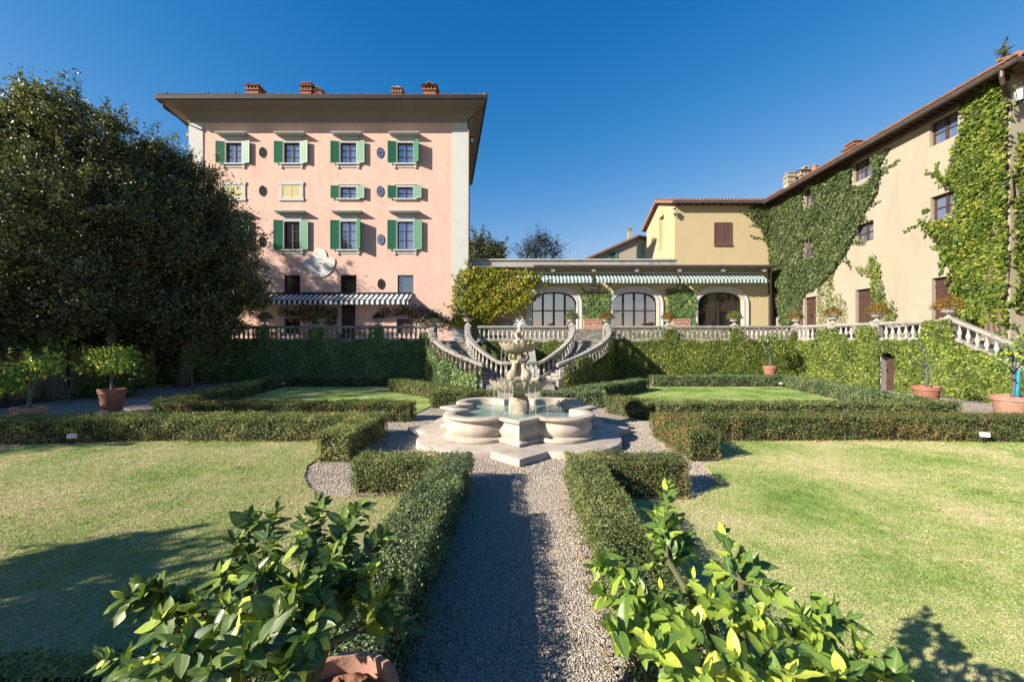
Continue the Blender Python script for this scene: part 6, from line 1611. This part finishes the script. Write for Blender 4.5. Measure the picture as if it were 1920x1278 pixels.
# ================================================================ potted lemon trees
def pot_tree(loc, r, h, label, kind, crown, th, n, leaf, mt, lemons=0, pot='terracotta', base=True, lean=0.0, bark='lemon_bark', clump=.16, wrap=False):
    t = thing('potted_lemon_tree', label, 'potted tree', loc, 'lemon trees in terracotta pots')
    x, y, z = loc; z0 = z + (.12 if base else 0)
    if base:
        m = MB(); m.lathe([(r * .78, 0), (r * .80, .115), (r * .5, .12)], 28, loc); m.build('pot_foot', MT['white'], t, True, 35)
    m = MB(); m.lathe([(r * .66, .002), (r * .72, .03), (r * .90, h * .78), (r * .91, h * .79), (r * .99, h * .81), (r * 1.0, h * .86), (r * .97, h * .88), (r * 1.03, h * .94), (r * 1.03, h * .99), (r * .99, h), (r * .90, h), (r * .88, h * .93)], 40, (x, y, z0))
    for k in range(2): m.lathe([(r * (.80 + .05 * k), h * (.45 + .18 * k)), (r * (.825 + .05 * k), h * (.465 + .18 * k)), (r * (.81 + .05 * k), h * (.48 + .18 * k))], 40, (x, y, z0), False)
    m.build('pot', MT[pot], t, True, 40)
    m = MB(); m.lathe([(.02, h * .945), (r * .5, h * .94), (r * .885, h * .93)], 24, (x, y, z0), False); m.build('soil', MT['soil'], t, True)
    zs0 = z0 + h * .93
    m = MB(); f = Vector((x + lean, y, zs0 + th)); limb(m, (x, y, zs0 - .03), f, .05, .04, .06)
    for b in crown:
        c = Vector((x + lean + b[0], y + b[1], zs0 + th + b[2])); limb(m, f, c, .028, .008, .12)
        for k in range(2): limb(m, f.lerp(c, .6), c + Vector((random.uniform(-1, 1), random.uniform(-1, 1), random.uniform(-.4, .8))) * b[3] * .7, .011, .004, .1)
    m.build('trunk', MT[bark], t, True)
    if wrap:
        m = MB(); m.tube([(x + .07, y - .07, zs0 - .02), (x + .10, y - .05, zs0 + th * .5), (x + .16, y - .03, zs0 + th + .1)], [.06, .05, .035], 10); m.build('blue_stem', MT['bluewrap'], t, True)
    bl = [(x + lean + b[0], y + b[1], zs0 + th + b[2], b[3]) for b in crown]
    P, Nn = clump_leaves(bl, n, clump, 12, .35)
    leaves('crown', P, Nn, leaf, MT[mt], t, .5, .7)
    bm = MB(); bm.lathe([(.004, -.045), (.022, -.034), (.034, -.012), (.035, .008), (.026, .03), (.010, .042), (.003, .05)], 8)
    for k in range(lemons):
        b = bl[k % len(bl)]; a = random.uniform(PI, 2 * PI); q = random.uniform(.7, 1.1)
        dz = -b[3] * random.uniform(-.2, .9)
        m = MB(); m.add([(v[0] + b[0] + math.cos(a) * b[3] * q, v[1] + b[1] + math.sin(a) * b[3] * q, v[2] * 1.1 + b[2] + dz) for v in bm.v], bm.f)
        m.build('lemon', MT['lemon'], t, True)
    return t
pot_tree((-13.05, 10.95, 0), .345, .76, 'lemon tree with yellow fruit in a pale weathered pot at the left edge', 0,
         [(-.55, 0, .15, .33), (0, .1, .35, .36), (.5, 0, .42, .28), (-.3, -.2, -.1, .3), (-.75, -.1, -.15, .28), (.2, -.15, .25, .3), (-.9, 0, .2, .25)], .78, 1500, .10, 'citrus', 10, 'terracotta_pale', False, .15)
pot_tree((-13.95, 14.1, 0), .375, .76, 'lemon tree with yellow fruit in a terracotta pot on a white foot', 0,
         [(-.45, 0, .35, .36), (.05, .1, .55, .40), (.5, 0, .4, .36), (.75, -.1, .1, .28), (-.7, -.1, .15, .28), (.2, -.2, .15, .3)], .62, 1900, .10, 'citrus', 16)
pot_tree((15.25, 15.35, 0), .43, .72, 'thinly leaved lemon tree in a terracotta pot, before the ivy wall on the right', 0,
         [(-.4, 0, .45, .36), (.25, .1, .6, .38), (.55, 0, .35, .3), (-.1, 0, .85, .36), (-.65, .1, .25, .26)], .75, 400, .09, 'citrus', 0)
pot_tree((15.15, 12.6, 0), .48, .72, 'lemon tree with a bright blue stem in a wide pot, at the right edge', 0,
         [(-.5, 0, .35, .32), (.1, .1, .6, .4), (.5, 0, .4, .36), (-.75, -.1, .1, .26), (.1, -.2, .95, .32), (-.3, -.1, .75, .3)], .75, 800, .11, 'citrus', 0, 'terracotta_pale', True, .05, 'lemon_bark', .16, True)
pot_tree((14.9, 24.3, .12), .38, .82, 'small dark lemon tree in a terracotta pot in the corner of the ivy walls', 0,
         [(-.25, 0, .5, .42), (.25, 0, .55, .42), (0, 0, .95, .42), (-.45, 0, .9, .3), (.4, 0, 1.0, .32)], .75, 1100, .10, 'citrus_dark', 0)

# ================================================================ the two big lemon bushes in front of the camera
def leaf_blade(a, n, L_, wd, curl, fold):
    """vertices of one long pointed leaf: 3 across, 7 along"""
    b = np.cross(n, a); K = 7; V = []
    for i in range(K):
        t = i / (K - 1); w_ = wd * (math.sin(PI * t ** .8) ** .75 if 0 < t < 1 else .04)
        c = a * (L_ * t) - n * (curl * L_ * t * t) + n * (.02 * L_ * math.sin(t * 9))
        for s_ in (-1, 0, 1): V.append(c + b * (s_ * w_ * .5) + n * (abs(s_) * w_ * fold * .5) + n * (abs(s_) * .02 * L_ * math.sin(t * 14 + s_)))
    return V
LF = [(i * 3 + k, i * 3 + k + 1, (i + 1) * 3 + k + 1, (i + 1) * 3 + k) for i in range(6) for k in range(2)]
def citrus(label, pot_c, pot_r, pot_h, root, tips, L_, mt, dens=1.0, lemons=(), stub=None, forks=None, seed=3, pm='terracotta_pale'):
    rng = np.random.default_rng(seed); rnd = random.Random(seed)
    t = thing('potted_lemon_bush', label, 'lemon bush', (pot_c[0], pot_c[1], 0), 'large lemon bushes close to the viewer')
    r, h = pot_r, pot_h; zb = pot_c[2] - h
    m = MB(); m.box(pot_c[0] - r * .8, pot_c[0] + r * .8, pot_c[1] - r * .8, pot_c[1] + r * .8, -.02, zb); m.build('pot_plinth', MT['stone_dark'], t)
    m = MB(); m.lathe([(r * .62, .002), (r * .66, .02), (r * .9, h * .8), (r * 1.0, h * .82), (r * 1.02, h * .9), (r * .99, h * .93), (r * 1.03, h * .97), (r * 1.02, h), (r * .97, h * 1.005), (r * .90, h), (r * .88, h * .9), (r * .86, h * .8)], 64, (pot_c[0], pot_c[1], zb)); m.build('pot', MT[pm], t, True, 45)
    m = MB()
    def rough(k, a, rr, z): return rr, z + (.014 * math.sin(a * 7 + k * 2) + .012 * math.sin(a * 13 + k) + .01 * math.cos(a * 4 - k * 1.7)) * (1 if k < 8 else .3)
    m.lathe([(.003 + r * .86 * k / 9, h * .86 - .02 * (k / 9) ** 2 + .02 * math.sin(k * 1.9)) for k in range(10)], 48, (pot_c[0], pot_c[1], zb), True, rough); m.build('soil', MT['soil'], t, True)
    R0_ = Vector(root); V, Fc = [], []; m = MB()
    hub = [R0_ + Vector(f) for f in forks]
    for f in hub: m.tube([R0_ + Vector((0, 0, -.14)), R0_.lerp(f, .5) + Vector((rnd.uniform(-.03, .03), 0, .02)), f], [.024, .02, .014], 8)
    def put(p, a, n, L1, wd):
        curl = rnd.uniform(-.05, .55) * rnd.random(); fold = rnd.uniform(.05, .45)
        a = np.array(a); a /= np.linalg.norm(a); n = np.array(n); n = n - a * n.dot(a); n /= (np.linalg.norm(n) + 1e-9)
        b = len(V); V.extend([np.array(p) + v for v in leaf_blade(a, n, L1, wd, curl, fold)]); Fc.extend([tuple(q + b for q in f) for f in LF])
    for tp in tips:
        T = Vector(W(*tp[:3])); f = min(hub, key=lambda q: (q - T).length); sc_ = tp[3] if len(tp) > 3 else 1.0
        d = T - f; ctrl = f + d * .5 + Vector((0, 0, -.08 * d.length + rnd.uniform(-.03, .03)))
        pts = [f * (1 - s) ** 2 + ctrl * (2 * s * (1 - s)) + T * (s * s) for s in [i / 9 for i in range(10)]]
        m.tube(pts, [.009 - .006 * i / 9 for i in range(10)], 6)
        Ln = sum((pts[i + 1] - pts[i]).length for i in range(9)); nl = int((5 + Ln * 26) * dens)
        for k in range(nl):
            s = 1 - (k / nl) ** 1.25 * .92; q = min(8, int(s * 9)); p = pts[q].lerp(pts[q + 1], s * 9 - q); ax = (pts[q + 1] - pts[q]).normalized()
            ph = k * 2.4 + rnd.uniform(-.5, .5); ref = ax.cross(Vector((.2, .1, 1))).normalized(); bi = ax.cross(ref)
            out = (ref * math.cos(ph) + bi * math.sin(ph)) * rnd.uniform(.7, 1.2) + ax * rnd.uniform(.25, .9) + Vector((0, 0, rnd.uniform(-.75, .35)))
            nn = Vector((rnd.uniform(-.5, .3), rnd.uniform(-.6, .2), 1.0)); 
            l_ = L_ * sc_ * rnd.choice((.45, .6, .8, 1.0, 1.1, 1.3)) * rnd.uniform(.85, 1.12) * (.75 if k < 3 else 1)
            put(p, out, nn, l_, l_ * rnd.uniform(.44, .60))
        for k in range(2):
            out = (d.normalized() + Vector((rnd.uniform(-.5, .5), rnd.uniform(-.5, .5), rnd.uniform(.2, .9)))); put(T, out, (rnd.uniform(-.6, .6), -.8, .6), L_ * sc_ * rnd.uniform(.5, .8), L_ * sc_ * .26)
    m.build('branches', MT['twig'], t, True)
    me = raw_mesh('foliage', np.array(V), np.array(Fc), MT[mt], t, True, 4)
    at = me.data.attributes.new('rib', 'FLOAT', 'POINT'); at.data.foreach_set('value', np.tile(np.array([0, 1, 0], 'f'), len(V) // 3))
    for (x, y, d_, mm) in lemons:
        m = MB(); p = W(x, y, d_); m.lathe([(.004, -.042), (.02, -.034), (.031, -.012), (.031, .01), (.022, .03), (.008, .042), (.003, .05)], 14, p); m.build('lemon', MT[mm], t, True)
    return t
LT = [(195, 1235, 1.5), (235, 1120, 1.7), (265, 1090, 1.75), (300, 1160, 1.5), (255, 1260, 1.25), (370, 1130, 1.65), (440, 1010, 2.0), (468, 968, 2.05), (520, 955, 2.15), (598, 938, 2.25), (650, 965, 2.2), (678, 948, 2.2), (725, 1000, 2.1), (560, 1020, 1.85), (620, 1050, 1.8), (480, 1070, 1.6), (420, 1130, 1.45), (540, 1110, 1.55), (690, 1080, 1.9), (742, 1090, 2.05), (345, 1215, 1.2), (460, 1225, 1.2), (575, 1200, 1.3), (600, 1110, 1.65), (660, 1130, 1.8), (720, 1140, 1.95), (510, 1160, 1.4), (395, 1260, 1.15), (300, 1255, 1.2), (500, 1010, 1.95), (570, 980, 2.1), (640, 1010, 2.05), (410, 1080, 1.75), (530, 1265, 1.2), (760, 1170, 2.05)]
citrus('large dark leaved lemon bush at the bottom left, in a terracotta pot of clay soil', (WX(632, 1.86), 1.86, .90), .262, .42, W(575, 1250, 1.85), LT, .086, 'citrus_dark', 3.3, [], None,
       [(.08, .1, .2), (-.12, .0, .22), (-.25, -.12, .12), (.05, .05, .33), (-.3, .05, .2), (.2, .1, .1)], 3)
RT_ = [(1250, 912, 2.25, .9), (1228, 960, 2.2), (1232, 1005, 2.15), (1262, 975, 2.2), (1290, 1012, 2.15), (1355, 998, 2.25, .85), (1395, 1045, 2.2), (1418, 1062, 2.15), (1112, 1062, 1.85), (1125, 1105, 1.8), (1180, 1105, 1.75), (1240, 1105, 1.8), (1300, 1085, 1.9), (1345, 1062, 2.0), (1150, 1180, 1.5), (1225, 1215, 1.25), (1300, 1175, 1.45), (1370, 1140, 1.65), (1465, 1105, 1.75), (1500, 1150, 1.65), (1560, 1140, 1.75), (1590, 1160, 1.7), (1450, 1200, 1.45), (1530, 1222, 1.45), (1620, 1215, 1.6), (1680, 1262, 1.55), (1380, 1235, 1.25), (1480, 1262, 1.25), (1580, 1262, 1.35), (1320, 1262, 1.2), (1260, 1150, 1.6), (1420, 1150, 1.6), (1330, 1120, 1.75), (1200, 1150, 1.6), (1275, 1040, 2.05), (1540, 1180, 1.6)]
citrus('large bright leaved lemon bush at the bottom right, with a few green lemons', (WX(1400, 1.72), 1.72, .72), .27, .42, W(1390, 1330, 1.72), RT_, .080, 'citrus', 2.6, [(1375, 1072, 2.0, 'greenlemon'), (1342, 1250, 1.25, 'greenlemon'), (1246, 1038, 2.1, 'lemon')], None,
       [(-.12, .12, .35), (.02, .05, .36), (.2, .0, .25), (-.28, .0, .28), (.08, .15, .45), (-.15, -.2, .2), (.3, -.1, .15), (.1, -.25, .18), (-.22, .25, .5)], 5, 'terracotta')
